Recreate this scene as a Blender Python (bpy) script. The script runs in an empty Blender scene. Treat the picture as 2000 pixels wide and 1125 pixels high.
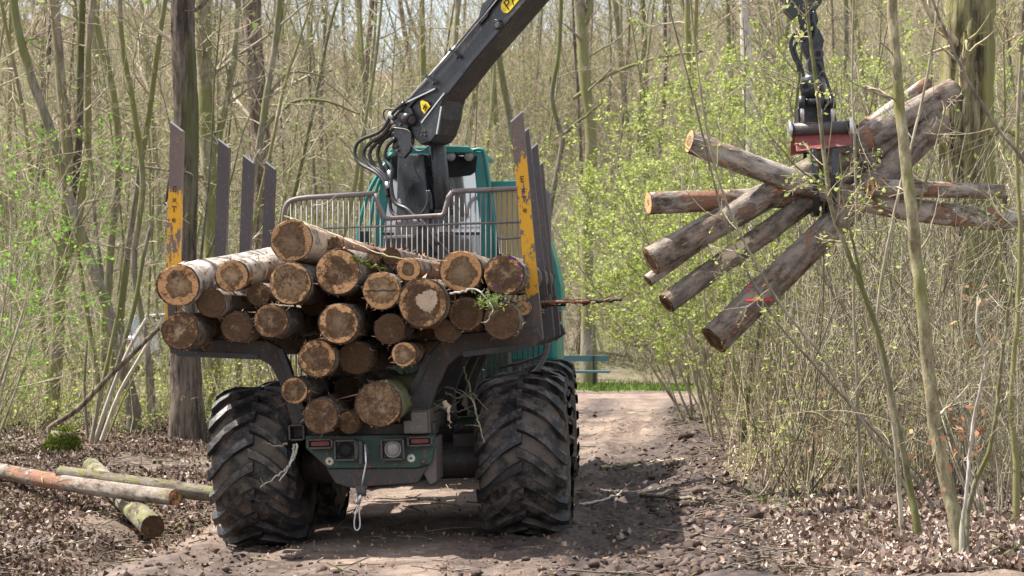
import bpy, bmesh, math, random
import numpy as np
from mathutils import Vector, Matrix, Euler

R = math.radians
random.seed(7)
rng = np.random.default_rng(11)
S = bpy.context.scene
COL = S.collection

# ------------------------------------------------------------------ camera
F_PX = 4112.0                                   # focal length in pixels of a 2000 px wide picture
PITCH = math.atan(37.5 / F_PX)
CAM = Vector((0, 0, 1.9))
cd = bpy.data.cameras.new('camera'); cam = bpy.data.objects.new('camera', cd); COL.objects.link(cam)
cam.location = CAM; cam.rotation_euler = (R(90) + PITCH, 0, 0)
cd.sensor_width = 36; cd.lens = 36 * F_PX / 2000
cd.clip_start = 0.1; cd.clip_end = 900
cd.dof.use_dof = True; cd.dof.focus_distance = 17.6; cd.dof.aperture_fstop = 5.6
S.camera = cam

# ------------------------------------------------------------------ sky, sun, exposure
SUN_DIR = Vector((-0.50, 0.17, 0.85)).normalized()      # towards the sun: to the left, a little ahead, high
elev = math.asin(SUN_DIR.z); azim = math.atan2(SUN_DIR.x, SUN_DIR.y)
W = bpy.data.worlds.new('World'); S.world = W; W.use_nodes = True
wn = W.node_tree.nodes; wl = W.node_tree.links; wn.clear()
sky = wn.new('ShaderNodeTexSky'); sky.sky_type = 'NISHITA'; sky.sun_disc = False
sky.sun_elevation = elev; sky.sun_rotation = azim; sky.dust_density = 3.0; sky.air_density = 1.0; sky.ozone_density = 1.0
# thin bright spring cloud over the whole sky
tc = wn.new('ShaderNodeTexCoord'); nz = wn.new('ShaderNodeTexNoise'); nz.inputs['Scale'].default_value = 2.2; nz.inputs['Detail'].default_value = 6
cr = wn.new('ShaderNodeMapRange'); cr.inputs[1].default_value = 0.35; cr.inputs[2].default_value = 0.65; cr.inputs[3].default_value = 0.25; cr.inputs[4].default_value = 0.8
mx = wn.new('ShaderNodeMix'); mx.data_type = 'RGBA'; mx.inputs[7].default_value = (8.5, 9.0, 9.6, 1)
bg = wn.new('ShaderNodeBackground'); bg.inputs['Strength'].default_value = 0.078
wo = wn.new('ShaderNodeOutputWorld')
wl.new(tc.outputs['Generated'], nz.inputs['Vector']); wl.new(nz.outputs['Fac'], cr.inputs[0]); wl.new(cr.outputs[0], mx.inputs[0])
wl.new(sky.outputs[0], mx.inputs[6]); wl.new(mx.outputs[2], bg.inputs[0]); wl.new(bg.outputs[0], wo.inputs[0])
ld = bpy.data.lights.new('sun', 'SUN'); ld.energy = 5.0; ld.angle = R(0.55); ld.color = (1.0, 0.95, 0.87)
sun = bpy.data.objects.new('sun', ld); COL.objects.link(sun)
sun.rotation_euler = SUN_DIR.to_track_quat('Z', 'Y').to_euler()
S.view_settings.view_transform = 'Standard'; S.view_settings.look = 'None'
S.view_settings.exposure = 1.38; S.view_settings.gamma = 1; S.view_settings.use_curve_mapping = False
S.render.engine = 'CYCLES'
cy = S.cycles
cy.max_bounces = 5; cy.diffuse_bounces = 3; cy.glossy_bounces = 2; cy.transmission_bounces = 3; cy.transparent_max_bounces = 6
cy.use_denoising = True; cy.sample_clamp_indirect = 4; cy.caustics_reflective = False; cy.caustics_refractive = False
S.render.use_persistent_data = False

# ------------------------------------------------------------------ measuring helpers
_fw = Vector((0, math.cos(PITCH), math.sin(PITCH))); _up = Vector((0, -math.sin(PITCH), math.cos(PITCH)))
def ray(px, py):
    return _fw + Vector((1, 0, 0)) * ((px - 1000) / F_PX) + _up * ((562.5 - py) / F_PX)
def at(px, py, Y):                              # world point at distance Y
    d = ray(px, py); return CAM + d * (Y / d.y)
FW_M = Matrix.Translation((-0.95, 17.9, -0.074)) @ Matrix.Rotation(R(-4.05), 4, 'Z') @ Matrix.Rotation(R(-2.3), 4, 'Y')
FW_I = FW_M.inverted()
def V(px, py, ly):                              # point in the forwarder's own frame, ly metres ahead of the rear axle
    o = FW_I @ CAM; d = FW_I.to_3x3() @ ray(px, py)
    return o + d * ((ly - o.y) / d.y)
def plane_hit(px, py, p0, n):
    d = ray(px, py); return CAM + d * ((p0 - CAM).dot(n) / d.dot(n))

# ------------------------------------------------------------------ object helpers
def link(o, parent=None):
    COL.objects.link(o)
    if parent is not None: o.parent = parent
    return o
def empty(name, loc=(0, 0, 0), rot=(0, 0, 0), parent=None):
    o = bpy.data.objects.new(name, None); o.location = loc; o.rotation_euler = rot; o.empty_display_size = .1
    return link(o, parent)
def tag(o, label=None, cat=None, group=None, kind=None):
    if label: o['label'] = label
    if cat: o['category'] = cat
    if group: o['group'] = group
    if kind: o['kind'] = kind
    return o
def np_mesh(name, v, faces, mats, smooth=True, mat_idx=None):
    """faces: (n,k) int array or a list of such arrays."""
    if not isinstance(faces, list): faces = [faces]
    faces = [np.asarray(f, dtype=np.int32) for f in faces if len(f)]
    me = bpy.data.meshes.new(name)
    v = np.asarray(v, dtype=np.float32).reshape(-1, 3)
    me.vertices.add(len(v)); me.vertices.foreach_set('co', v.ravel())
    loops = np.concatenate([f.ravel() for f in faces]); sizes = np.concatenate([np.full(len(f), f.shape[1], np.int32) for f in faces])
    starts = np.concatenate([[0], np.cumsum(sizes)[:-1]]).astype(np.int32)
    me.loops.add(len(loops)); me.loops.foreach_set('vertex_index', loops.astype(np.int32))
    me.polygons.add(len(sizes)); me.polygons.foreach_set('loop_start', starts)
    try: me.polygons.foreach_set('loop_total', sizes)
    except Exception: pass
    if smooth: me.polygons.foreach_set('use_smooth', np.ones(len(sizes), bool))
    for m in (mats if isinstance(mats, (list, tuple)) else [mats]): me.materials.append(m)
    if mat_idx is not None: me.polygons.foreach_set('material_index', np.asarray(mat_idx, np.int32))
    me.update(calc_edges=True)
    return me
def obj(name, me, parent=None):
    return link(bpy.data.objects.new(name, me), parent)
def dup(o, parent):
    c = o.copy(); COL.objects.link(c); c.parent = parent; return c
def dup_tree(root):
    r = root.copy(); COL.objects.link(r)
    for ch in root.children:
        c = dup(ch, r)
        for g in ch.children: dup(g, c)
    return r

class MB:
    """Collects hard-surface shapes into one mesh."""
    def __init__(s): s.v = []; s.f = []; s.sm = []
    def add(s, verts, faces, smooth=False):
        b = len(s.v); s.v += [tuple(p) for p in verts]; s.f += [tuple(b + i for i in f) for f in faces]; s.sm += [smooth] * len(faces)
    def box(s, c, size, m=None):
        x, y, z = [q / 2 for q in size]; c = Vector(c)
        vs = [Vector((sx * x, sy * y, sz * z)) for sx in (-1, 1) for sy in (-1, 1) for sz in (-1, 1)]
        if m is not None: vs = [m @ q for q in vs]
        s.add([c + q for q in vs], [(0, 1, 3, 2), (4, 6, 7, 5), (0, 4, 5, 1), (2, 3, 7, 6), (0, 2, 6, 4), (1, 5, 7, 3)]); return s
    def bar(s, a, b, w, h, up=(0, 0, 1)):
        a, b, up = Vector(a), Vector(b), Vector(up); d = (b - a).normalized()
        x = d.cross(up)
        if x.length < 1e-4: x = d.cross(Vector((1, 0, 0)))
        x.normalize(); z = x.cross(d)
        vs = [p + x * (sx * w / 2) + z * (sz * h / 2) for p in (a, b) for sx, sz in ((-1, -1), (1, -1), (1, 1), (-1, 1))]
        s.add(vs, [(0, 1, 2, 3), (7, 6, 5, 4), (0, 4, 5, 1), (1, 5, 6, 2), (2, 6, 7, 3), (3, 7, 4, 0)]); return s
    def tube(s, pts, r, n=8, caps=True):
        pts = [Vector(p) for p in pts]; rs = r if isinstance(r, (list, tuple)) else [r] * len(pts)
        b = []; prev = None
        for i, p in enumerate(pts):
            t = (pts[min(i + 1, len(pts) - 1)] - pts[max(i - 1, 0)])
            t = t.normalized() if t.length > 1e-9 else Vector((0, 0, 1))
            if prev is None: x = t.orthogonal().normalized()
            else:
                x = prev - t * prev.dot(t); x = x.normalized() if x.length > 1e-6 else t.orthogonal().normalized()
            prev = x; y = t.cross(x)
            b += [p + (x * math.cos(2 * math.pi * k / n) + y * math.sin(2 * math.pi * k / n)) * rs[i] for k in range(n)]
        fs = [(i * n + k, i * n + (k + 1) % n, (i + 1) * n + (k + 1) % n, (i + 1) * n + k) for i in range(len(pts) - 1) for k in range(n)]
        s.add(b, fs, True)
        if caps:
            k = len(s.v) - len(b)
            s.f += [tuple(k + i for i in reversed(range(n))), tuple(k + len(b) - n + i for i in range(n))]; s.sm += [False, False]
        return s
    def prism(s, poly, ext):
        """poly: list of 3-D points; ext: vector to extrude along."""
        poly = [Vector(p) for p in poly]; n = len(poly); e = Vector(ext)
        nrm = Vector((0, 0, 0))
        for i in range(n): nrm += (poly[i] - poly[0]).cross(poly[(i + 1) % n] - poly[0])
        if nrm.dot(e) > 0: poly = poly[::-1]
        s.add(poly + [p + e for p in poly], [tuple(range(n)), tuple(reversed(range(n, 2 * n)))] + [(i, i + n, (i + 1) % n + n, (i + 1) % n) for i in range(n)]); return s
    def lathe(s, prof, axis='x', n=32, c=(0, 0, 0), smooth=True):
        """prof: (position along axis, radius) pairs."""
        c = Vector(c); vs = []
        for a, r in prof:
            for k in range(n):
                t = 2 * math.pi * k / n; p = (r * math.cos(t), r * math.sin(t))
                vs.append(c + (Vector((a, p[0], p[1])) if axis == 'x' else Vector((p[1], a, p[0])) if axis == 'y' else Vector((p[0], p[1], a))))
        m = len(prof)
        s.add(vs, [(i * n + k, (i + 1) * n + k, (i + 1) * n + (k + 1) % n, i * n + (k + 1) % n)[::-1] for i in range(m - 1) for k in range(n)], smooth); return s
    def build(s, name, mat, parent=None, world=False, bevel=0.0):
        vs = [FW_I @ Vector(p) for p in s.v] if world else s.v
        me = bpy.data.meshes.new(name); me.from_pydata([tuple(p) for p in vs], [], s.f); me.materials.append(mat)
        me.polygons.foreach_set('use_smooth', s.sm); me.update()
        o = obj(name, me, parent)
        if bevel:
            b = o.modifiers.new('bevel', 'BEVEL'); b.width = bevel; b.segments = 2; b.limit_method = 'ANGLE'; b.angle_limit = R(50)
        return o

def catmull(pts, n=8):
    pts = [Vector(p) for p in pts]; q = [pts[0] * 2 - pts[1]] + pts + [pts[-1] * 2 - pts[-2]]; out = []
    for i in range(1, len(q) - 2):
        for k in range(n):
            t = k / n; a, b, c, d = q[i - 1], q[i], q[i + 1], q[i + 2]
            out.append(0.5 * ((2 * b) + (c - a) * t + (2 * a - 5 * b + 4 * c - d) * t * t + (3 * b - a - 3 * c + d) * t ** 3))
    return out + [pts[-1]]

# value noise on numpy arrays
_perm = np.random.default_rng(3).random((256, 256))
def vnoise(x, y):
    xi = np.floor(x).astype(int); yi = np.floor(y).astype(int); fx = x - xi; fy = y - yi
    fx = fx * fx * (3 - 2 * fx); fy = fy * fy * (3 - 2 * fy)
    g = lambda i, j: _perm[i & 255, j & 255]
    return (g(xi, yi) * (1 - fx) + g(xi + 1, yi) * fx) * (1 - fy) + (g(xi, yi + 1) * (1 - fx) + g(xi + 1, yi + 1) * fx) * fy
def fbm(x, y, o=4):
    s = 0; a = .5
    for _ in range(o): s = s + a * (vnoise(x, y) - .5); x = x * 2.03 + 17.1; y = y * 2.03 + 5.7; a *= .5
    return s
def sstep(a, b, x):
    t = np.clip((x - a) / (b - a), 0, 1); return t * t * (3 - 2 * t)

# ------------------------------------------------------------------ materials
class NT:
    def __init__(s, name):
        s.m = bpy.data.materials.new(name); s.m.use_nodes = True; s.t = s.m.node_tree; s.n = s.t.nodes; s.l = s.t.links; s.n.clear()
        s.out = s.n.new('ShaderNodeOutputMaterial')
    def set(s, sock, v):
        if v is None: return
        if isinstance(v, bpy.types.NodeSocket): s.l.new(v, sock)
        elif isinstance(v, (tuple, list)) and len(v) == 3 and sock.type == 'RGBA': sock.default_value = (*v, 1)
        else: sock.default_value = v
    def coord(s, k='Object', scale=None, loc=None):
        c = s.n.new('ShaderNodeTexCoord').outputs[k]
        if scale is None and loc is None: return c
        m = s.n.new('ShaderNodeMapping'); s.l.new(c, m.inputs[0])
        if scale is not None: m.inputs['Scale'].default_value = scale
        if loc is not None: s.set(m.inputs['Location'], loc)
        return m.outputs[0]
    def noise(s, vec, scale, detail=4, rough=.55, dist=0):
        n = s.n.new('ShaderNodeTexNoise'); s.set(n.inputs['Vector'], vec); s.set(n.inputs['Scale'], scale)
        n.inputs['Detail'].default_value = detail; n.inputs['Roughness'].default_value = rough; n.inputs['Distortion'].default_value = dist
        return n.outputs['Fac']
    def voro(s, vec, scale, feat='F1'):
        n = s.n.new('ShaderNodeTexVoronoi'); n.feature = feat; s.set(n.inputs['Vector'], vec); n.inputs['Scale'].default_value = scale
        return n.outputs['Distance']
    def math(s, op, a, b=None, c=None, clamp=False):
        n = s.n.new('ShaderNodeMath'); n.operation = op; n.use_clamp = clamp
        for i, v in enumerate((a, b, c)): s.set(n.inputs[i], v)
        return n.outputs[0]
    def ramp(s, f, a, b, lo=0., hi=1.):
        n = s.n.new('ShaderNodeMapRange'); n.interpolation_type = 'SMOOTHSTEP'
        for i, v in enumerate((f, a, b, lo, hi)): s.set(n.inputs[i], v)
        return n.outputs[0]
    def mix(s, f, a, b, mode='MIX'):
        n = s.n.new('ShaderNodeMix'); n.data_type = 'RGBA'; n.blend_type = mode; s.set(n.inputs[0], f); s.set(n.inputs[6], a); s.set(n.inputs[7], b)
        return n.outputs[2]
    def cramp(s, f, stops):
        n = s.n.new('ShaderNodeValToRGB'); s.set(n.inputs[0], f); e = n.color_ramp.elements
        while len(e) < len(stops): e.new(.5)
        for q, (p, c) in zip(e, stops): q.position = p; q.color = (*c, 1)
        return n.outputs[0]
    def attr(s, name, typ='OBJECT', out='Fac'):
        n = s.n.new('ShaderNodeAttribute'); n.attribute_name = name; n.attribute_type = typ; return n.outputs[out]
    def orand(s): return s.n.new('ShaderNodeObjectInfo').outputs['Random']
    def island(s): return s.n.new('ShaderNodeNewGeometry').outputs['Random Per Island']
    def sep(s, v):
        n = s.n.new('ShaderNodeSeparateXYZ'); s.l.new(v, n.inputs[0]); return n.outputs
    def comb(s, x, y, z):
        n = s.n.new('ShaderNodeCombineXYZ')
        for i, q in enumerate((x, y, z)): s.set(n.inputs[i], q)
        return n.outputs[0]
    def bump(s, h, strength=.5, dist=.02):
        n = s.n.new('ShaderNodeBump'); n.inputs['Strength'].default_value = strength; n.inputs['Distance'].default_value = dist; s.l.new(h, n.inputs['Height']); return n.outputs[0]
    def pbr(s, col, rough=.8, metal=0., normal=None, spec=.3, coat=None):
        p = s.n.new('ShaderNodeBsdfPrincipled'); s.set(p.inputs['Base Color'], col); s.set(p.inputs['Roughness'], rough); s.set(p.inputs['Metallic'], metal)
        p.inputs['Specular IOR Level'].default_value = spec
        if normal is not None: s.l.new(normal, p.inputs['Normal'])
        if coat: p.inputs['Coat Weight'].default_value = coat
        s.l.new(p.outputs[0], s.out.inputs[0]); return s.m
    def leafy(s, col, trans=.45):
        d = s.n.new('ShaderNodeBsdfDiffuse'); t = s.n.new('ShaderNodeBsdfTranslucent'); m = s.n.new('ShaderNodeMixShader'); m.inputs[0].default_value = trans
        s.set(d.inputs[0], col); s.set(t.inputs[0], col); s.l.new(d.outputs[0], m.inputs[1]); s.l.new(t.outputs[0], m.inputs[2]); s.l.new(m.outputs[0], s.out.inputs[0]); return s.m

M = {}
def bark_mat(name, c1, c2, moss, moss_amt, scale=6., bump=.7, stretch=.18):
    t = NT(name); c = t.coord('Object'); r = t.orand()
    mp = t.n.new('ShaderNodeMapping'); t.l.new(c, mp.inputs[0]); mp.inputs['Scale'].default_value = (1, 1, stretch)
    t.l.new(t.comb(t.math('MULTIPLY', r, 37.), t.math('MULTIPLY', r, 11.), t.math('MULTIPLY', r, 5.)), mp.inputs['Location'])
    n1 = t.noise(mp.outputs[0], scale * 2.2, 9, .76); n2 = t.noise(c, 1.1, 3); n3 = t.noise(mp.outputs[0], scale * .35, 4)
    col = t.mix(t.ramp(n1, .38, .62), c1, c2)
    col = t.mix(t.math('MULTIPLY', t.ramp(t.math('ADD', n3, t.math('MULTIPLY', n2, .6)), .93 - moss_amt * .30, 1.08 - moss_amt * .30), .8), col, moss)
    col = t.mix(1., col, t.cramp(r, [(0, (.7, .7, .72)), (.5, (1, 1, 1)), (1, (1.25, 1.18, 1.1))]), 'MULTIPLY')
    M[name] = t.pbr(col, .9, normal=t.bump(n1, bump, .03), spec=.15)
bark_mat('bark_hill', (.115, .10, .08), (.27, .235, .19), (.16, .165, .06), .9)
bark_mat('bark_moss', (.12, .105, .08), (.28, .25, .19), (.15, .16, .05), .75)
bark_mat('bark_brown', (.05, .038, .030), (.22, .175, .14), (.10, .105, .035), .05, 4.5, 1.2, .12)
bark_mat('bark_oak', (.035, .028, .018), (.38, .33, .19), (.25, .245, .09), .7, 4.2, 1.6, .09)
bark_mat('bark_grey', (.15, .13, .075), (.32, .285, .185), (.16, .165, .05), .75, 8, .5, .4)
bark_mat('twig', (.20, .17, .12), (.42, .37, .27), (.19, .19, .09), .4, 6, .2)
bark_mat('twig_dark', (.09, .075, .06), (.21, .18, .145), (.12, .12, .05), .3, 6, .2)
bark_mat('twig_pale', (.30, .27, .23), (.50, .46, .40), (.30, .30, .2), .2, 6, .2)
def leaf_mat(name, stops, trans=.45):
    t = NT(name); M[name] = t.leafy(t.cramp(t.island(), stops), trans)
leaf_mat('leaf_lime', [(0, (.18, .24, .05)), (.5, (.32, .38, .10)), (1, (.50, .54, .20))])
leaf_mat('leaf_green', [(0, (.10, .22, .03)), (.5, (.17, .34, .045)), (1, (.27, .44, .07))])
leaf_mat('leaf_olive', [(0, (.13, .16, .055)), (.5, (.20, .25, .085)), (1, (.32, .36, .14))])
leaf_mat('leaf_copper', [(0, (.22, .10, .05)), (.5, (.36, .17, .09)), (1, (.46, .28, .18))], .3)
leaf_mat('leaf_tan', [(0, (.25, .15, .09)), (1, (.42, .29, .19))], .3)
leaf_mat('leaf_soil', [(0, (.035, .024, .018)), (.45, (.085, .056, .042)), (.8, (.17, .12, .09)), (1, (.34, .27, .22))], .1)
leaf_mat('leaf_litter', [(0, (.07, .045, .033)), (.3, (.17, .115, .085)), (.6, (.30, .22, .18)), (.85, (.42, .34, .29)), (1, (.55, .47, .42))], .1)
leaf_mat('grass', [(0, (.06, .10, .025)), (.5, (.12, .19, .04)), (1, (.26, .30, .10))], .3)
leaf_mat('moss', [(0, (.05, .07, .012)), (.5, (.11, .14, .022)), (1, (.20, .22, .045))], .1)

def steel(name, base, rough=.55, dirt=.5, dirtcol=(.11, .085, .065), rust=0., metal=.0, streak=(1, 1, .3)):
    t = NT(name); c = t.coord('Object'); m = t.coord('Object', streak)
    n1 = t.noise(c, 3.5, 6, .65); n2 = t.noise(m, 14, 5, .7); n3 = t.noise(c, 40, 4)
    col = t.mix(t.math('MULTIPLY', t.ramp(t.math('ADD', n1, t.math('MULTIPLY', n2, .5)), .95 - dirt * .4, 1.15 - dirt * .2), .85), base, dirtcol)
    if rust: col = t.mix(t.math('MULTIPLY', t.ramp(n2, .62 - rust * .2, .72 - rust * .15), .8), col, (.13, .06, .03))
    sx = t.noise(t.coord('Object', (3, 3, 40)), 3.5, 6, .8); sy = t.noise(t.coord('Object', (30, 30, 2)), 2.5, 6, .8)
    col = t.mix(t.math('MULTIPLY', t.ramp(sy, .58, .72), .3), col, dirtcol)
    col = t.mix(t.math('MULTIPLY', t.ramp(n3, .6, .72), .3), col, (.30, .28, .26)); col = t.mix(t.math('MULTIPLY', t.ramp(sx, .66, .70), .35), col, (.38, .36, .34))
    rg = t.ramp(n1, .3, .7, rough - .12, rough + .25)
    M[name] = t.pbr(col, rg, metal, t.bump(n3, .12, .01), .5)
steel('steel_dark', (.055, .05, .05), .5, .55, (.10, .085, .075), .25)
steel('steel_bunk', (.035, .031, .03), .55, .7, (.075, .055, .043), .3)
steel('steel_stake', (.055, .045, .048), .5, .4, (.10, .08, .075), .3)
steel('gate_steel', (.16, .135, .13), .5, .3, (.2, .16, .14), .25)
steel('bar_steel', (.15, .13, .125), .5, .3, (.2, .16, .14), .25)
steel('beam_steel', (.10, .085, .075), .55, .6, (.09, .065, .05), .35)
steel('black_paint', (.016, .018, .022), .3, .3, (.10, .085, .075), .0)
steel('black_gloss', (.016, .017, .020), .25, .15, (.07, .06, .055), .0)
steel('boom_paint', (.018, .020, .026), .27, .32, (.12, .10, .092), .0)
steel('grey_panel', (.21, .195, .185), .5, .45, (.25, .22, .2), .1)
steel('teal_paint', (.022, .20, .175), .35, .25, (.11, .14, .12), .0)
steel('teal_dark', (.010, .050, .036), .5, .75, (.05, .038, .03), .25)
steel('yellow_panel', (.50, .37, .15), .55, .35, (.40, .33, .22), .0)
steel('red_paint', (.17, .02, .017), .5, .7, (.16, .08, .06), .0)
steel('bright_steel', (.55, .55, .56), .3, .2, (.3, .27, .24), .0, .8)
steel('car_silver', (.40, .43, .48), .3, .1, (.35, .36, .38), .0, .3)
steel('hose_rubber', (.022, .022, .024), .42, .15, (.08, .07, .065), .0)
steel('bench_teal', (.055, .125, .135), .5, .25, (.16, .17, .14), .0)
# worn yellow stake paint over brown steel
t = NT('yellow_worn'); c = t.coord('Object'); m = t.coord('Object', (1, 1, .35))
n1 = t.noise(m, 9, 6, .7); n2 = t.noise(c, 55, 4, .7); z = t.sep(c)[2]
w = t.math('ADD', n1, t.math('MULTIPLY', n2, .35)); w = t.math('ADD', w, t.ramp(z, 2.85, 3.2, -.035, .11))
M['yellow_worn'] = t.pbr(t.mix(t.ramp(w, .64, .675), (.60, .31, .02), t.mix(n2, (.085, .055, .045), (.2, .155, .14))), .5, normal=t.bump(w, .2, .01))
# tyre rubber with dried mud in the hollows
t = NT('tyre_rubber'); c = t.coord('Object'); n1 = t.noise(c, 5, 6, .65); n2 = t.noise(c, 26, 4, .7)
geo = t.n.new('ShaderNodeTexCoord')
mud = t.ramp(t.math('ADD', n1, t.math('MULTIPLY', n2, .3)), .55, .72)
M['tyre_rubber'] = t.pbr(t.mix(mud, (.018, .017, .017), (.125, .10, .084)), t.ramp(mud, 0, 1, .55, .95), normal=t.bump(n2, .25, .02), spec=.35)
t = NT('lug_rubber'); c = t.coord('Object'); n1 = t.noise(c, 6, 6, .65); n2 = t.noise(c, 30, 4, .7); r = t.orand()
mud = t.math('MULTIPLY', t.ramp(t.math('ADD', n1, t.math('ADD', t.math('MULTIPLY', n2, .3), t.math('MULTIPLY', r, .12))), .68, .86), .8)
M['lug_rubber'] = t.pbr(t.mix(mud, (.017, .016, .017), (.12, .096, .082)), .5, normal=t.bump(n2, .25, .015), spec=.4)
# window glass: dusty reflecting pane
t = NT('window_glass'); g = t.n.new('ShaderNodeBsdfGlossy'); g.inputs['Roughness'].default_value = .06; g.inputs[0].default_value = (.9, .92, .95, 1)
tr = t.n.new('ShaderNodeBsdfTransparent'); tr.inputs[0].default_value = (.80, .86, .88, 1); df = t.n.new('ShaderNodeBsdfDiffuse'); df.inputs[0].default_value = (.8, .77, .76, 1)
a = t.n.new('ShaderNodeMixShader'); b = t.n.new('ShaderNodeMixShader'); a.inputs[0].default_value = .50; b.inputs[0].default_value = .20
t.l.new(tr.outputs[0], a.inputs[1]); t.l.new(g.outputs[0], a.inputs[2]); t.l.new(a.outputs[0], b.inputs[1]); t.l.new(df.outputs[0], b.inputs[2]); t.l.new(b.outputs[0], t.out.inputs[0]); M['window_glass'] = t.m
M['clear_glass'] = t.m.copy(); M['clear_glass'].name = 'clear_glass'; q = [n for n in M['clear_glass'].node_tree.nodes if n.type == 'MIX_SHADER']; q[0].inputs[0].default_value = .22; q[1].inputs[0].default_value = .14; q = [n for n in t.n if n.type == 'MIX_SHADER']; q[0].inputs[0].default_value = .85; q[1].inputs[0].default_value = .16
def plain(name, col, rough=.6, metal=0., spec=.3):
    t = NT(name); n = t.noise(t.coord('Object'), 18, 4)
    M[name] = t.pbr(t.mix(t.ramp(n, .35, .7), col, tuple(q * .7 for q in col)), rough, metal, spec=spec)
plain('lamp_glass', (.30, .29, .27), .2); plain('lamp_red', (.20, .055, .045), .35); plain('lamp_amber', (.42, .33, .22), .3)
plain('reflector', (.65, .62, .52), .4); plain('sticker_yellow', (.75, .55, .02), .4); plain('print_black', (.035, .027, .022), .6); plain('print_white', (.7, .7, .68), .5)
plain('dark_inside', (.018, .018, .02), .8); plain('jacket_blue', (.03, .045, .10), .9); plain('jeans_blue', (.05, .08, .16), .9); plain('skin', (.48, .27, .19), .6)
plain('hair_brown', (.06, .04, .025), .8); plain('spray_red', (.75, .03, .05), .7); plain('spray_purple', (.12, .03, .25), .7); plain('car_glass', (.03, .04, .05), .1, 0, .6); plain('rim_steel', (.22, .2, .12), .5)
plain('broken_wood', (.52, .40, .29), .85); plain('split_wood', (.42, .22, .11), .85)

# log bark: grey-brown with lichen-white skin, red-brown torn patches, moss; strengths are object properties
t = NT('log_bark'); c = t.coord('Object'); r = t.orand()
mp = t.n.new('ShaderNodeMapping'); t.l.new(c, mp.inputs[0]); mp.inputs['Scale'].default_value = (1, .45, 1)
t.l.new(t.comb(t.math('MULTIPLY', r, 31.), t.math('MULTIPLY', r, 17.), t.math('MULTIPLY', r, 7.)), mp.inputs['Location'])
n1 = t.noise(mp.outputs[0], 15, 9, .74); n2 = t.noise(mp.outputs[0], 6, 7, .7); n3 = t.noise(mp.outputs[0], 55, 5, .8); n4 = t.noise(mp.outputs[0], 3.6, 8, .66, .4)
col = t.mix(t.ramp(n1, .40, .60), (.045, .030, .022), (.23, .165, .12)); col = t.mix(t.math('MULTIPLY', t.ramp(n3, .55, .7), .4), col, (.03, .022, .018))
col = t.mix(t.math('MULTIPLY', t.attr('pale'), t.ramp(n2, .35, .6)), col, t.mix(n3, (.42, .36, .30), (.78, .72, .65)))
pl = t.ramp(t.math('ADD', n4, t.math('MULTIPLY', t.attr('peel'), .3)), .66, .71)
col = t.mix(pl, col, t.mix(n3, (.17, .06, .035), (.42, .25, .17)))
wd = t.ramp(t.math('ADD', n4, t.math('MULTIPLY', t.attr('bare'), .5)), .82, .87)
col = t.mix(wd, col, t.mix(n1, (.52, .36, .24), (.66, .52, .40)))
ms = t.ramp(t.math('ADD', n1, t.math('MULTIPLY', t.attr('mossy'), .38)), .66, .82)
col = t.mix(ms, col, t.mix(n3, (.09, .11, .02), (.22, .25, .05)))
hgt = t.math('SUBTRACT', t.math('ADD', n1, t.math('MULTIPLY', n3, .5)), t.math('MULTIPLY', pl, .5))
M['log_bark'] = t.pbr(col, .88, normal=t.bump(hgt, 1.0, .035), spec=.2)
# sawn log end: pale sapwood, ragged brown heart, rings, saw grain, dirt; radius and heart size are object properties
t = NT('log_end'); c = t.coord('Object'); r = t.orand()
of = t.comb(t.math('MULTIPLY', r, 41.), 0., t.math('MULTIPLY', r, 23.))
va = t.n.new('ShaderNodeVectorMath'); va.operation = 'ADD'; t.l.new(c, va.inputs[0]); t.l.new(of, va.inputs[1]); q = va.outputs[0]
s3 = t.sep(c); rad = t.attr('rad')
dist = t.math('DIVIDE', t.math('SQRT', t.math('ADD', t.math('MULTIPLY', s3[0], s3[0]), t.math('MULTIPLY', s3[2], s3[2]))), rad)
n1 = t.noise(q, 9, 8, .7); n2 = t.noise(q, 34, 6, .75); n3 = t.noise(q, 4.5, 3); gm = t.n.new('ShaderNodeMapping'); t.l.new(q, gm.inputs[0]); gm.inputs['Scale'].default_value = (3, 1, 14); gm.inputs['Rotation'].default_value = (0, .5, 0)
n4 = t.noise(gm.outputs[0], 8, 4, .6)
dd = t.math('ADD', dist, t.math('ADD', t.math('MULTIPLY', t.math('SUBTRACT', n1, .5), .75), t.math('MULTIPLY', t.math('SUBTRACT', n3, .5), .55)))
heart = t.math('SUBTRACT', 1., t.ramp(dd, t.math('SUBTRACT', t.attr('core'), .03), t.math('ADD', t.attr('core'), .05)))
sap = t.mix(t.ramp(n4, .3, .75), (.66, .42, .22), (.46, .24, .11))
hw = t.mix(t.ramp(n2, .3, .7), (.085, .05, .028), (.27, .175, .10)); hw = t.mix(t.ramp(dd, .05, .5), t.mix(n2, (.20, .14, .09), (.36, .26, .175)), hw)
sap = t.mix(1., sap, t.cramp(r, [(0, (.75, .72, .7)), (.35, (1.05, 1., .95)), (.7, (1.25, 1.2, 1.15)), (1, (.9, .8, .72))]), 'MULTIPLY'); hw = t.mix(1., hw, t.cramp(t.math('FRACT', t.math('MULTIPLY', r, 7.3)), [(0, (.6, .58, .55)), (.5, (1., 1., 1.)), (1, (1.35, 1.35, 1.3))]), 'MULTIPLY')
col = t.mix(t.math('MULTIPLY', heart, .95), sap, hw)
rim2 = t.math('MULTIPLY', t.ramp(dd, t.math('SUBTRACT', t.attr('core'), .10), t.attr('core')), t.math('SUBTRACT', 1., t.ramp(dd, t.attr('core'), t.math('ADD', t.attr('core'), .06))))
col = t.mix(t.math('MULTIPLY', rim2, .5), col, (.05, .028, .016))
rg = t.math('SINE', t.math('MULTIPLY', t.math('ADD', dist, t.math('MULTIPLY', n3, .12)), t.math('MULTIPLY', rad, 520.)))
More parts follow.
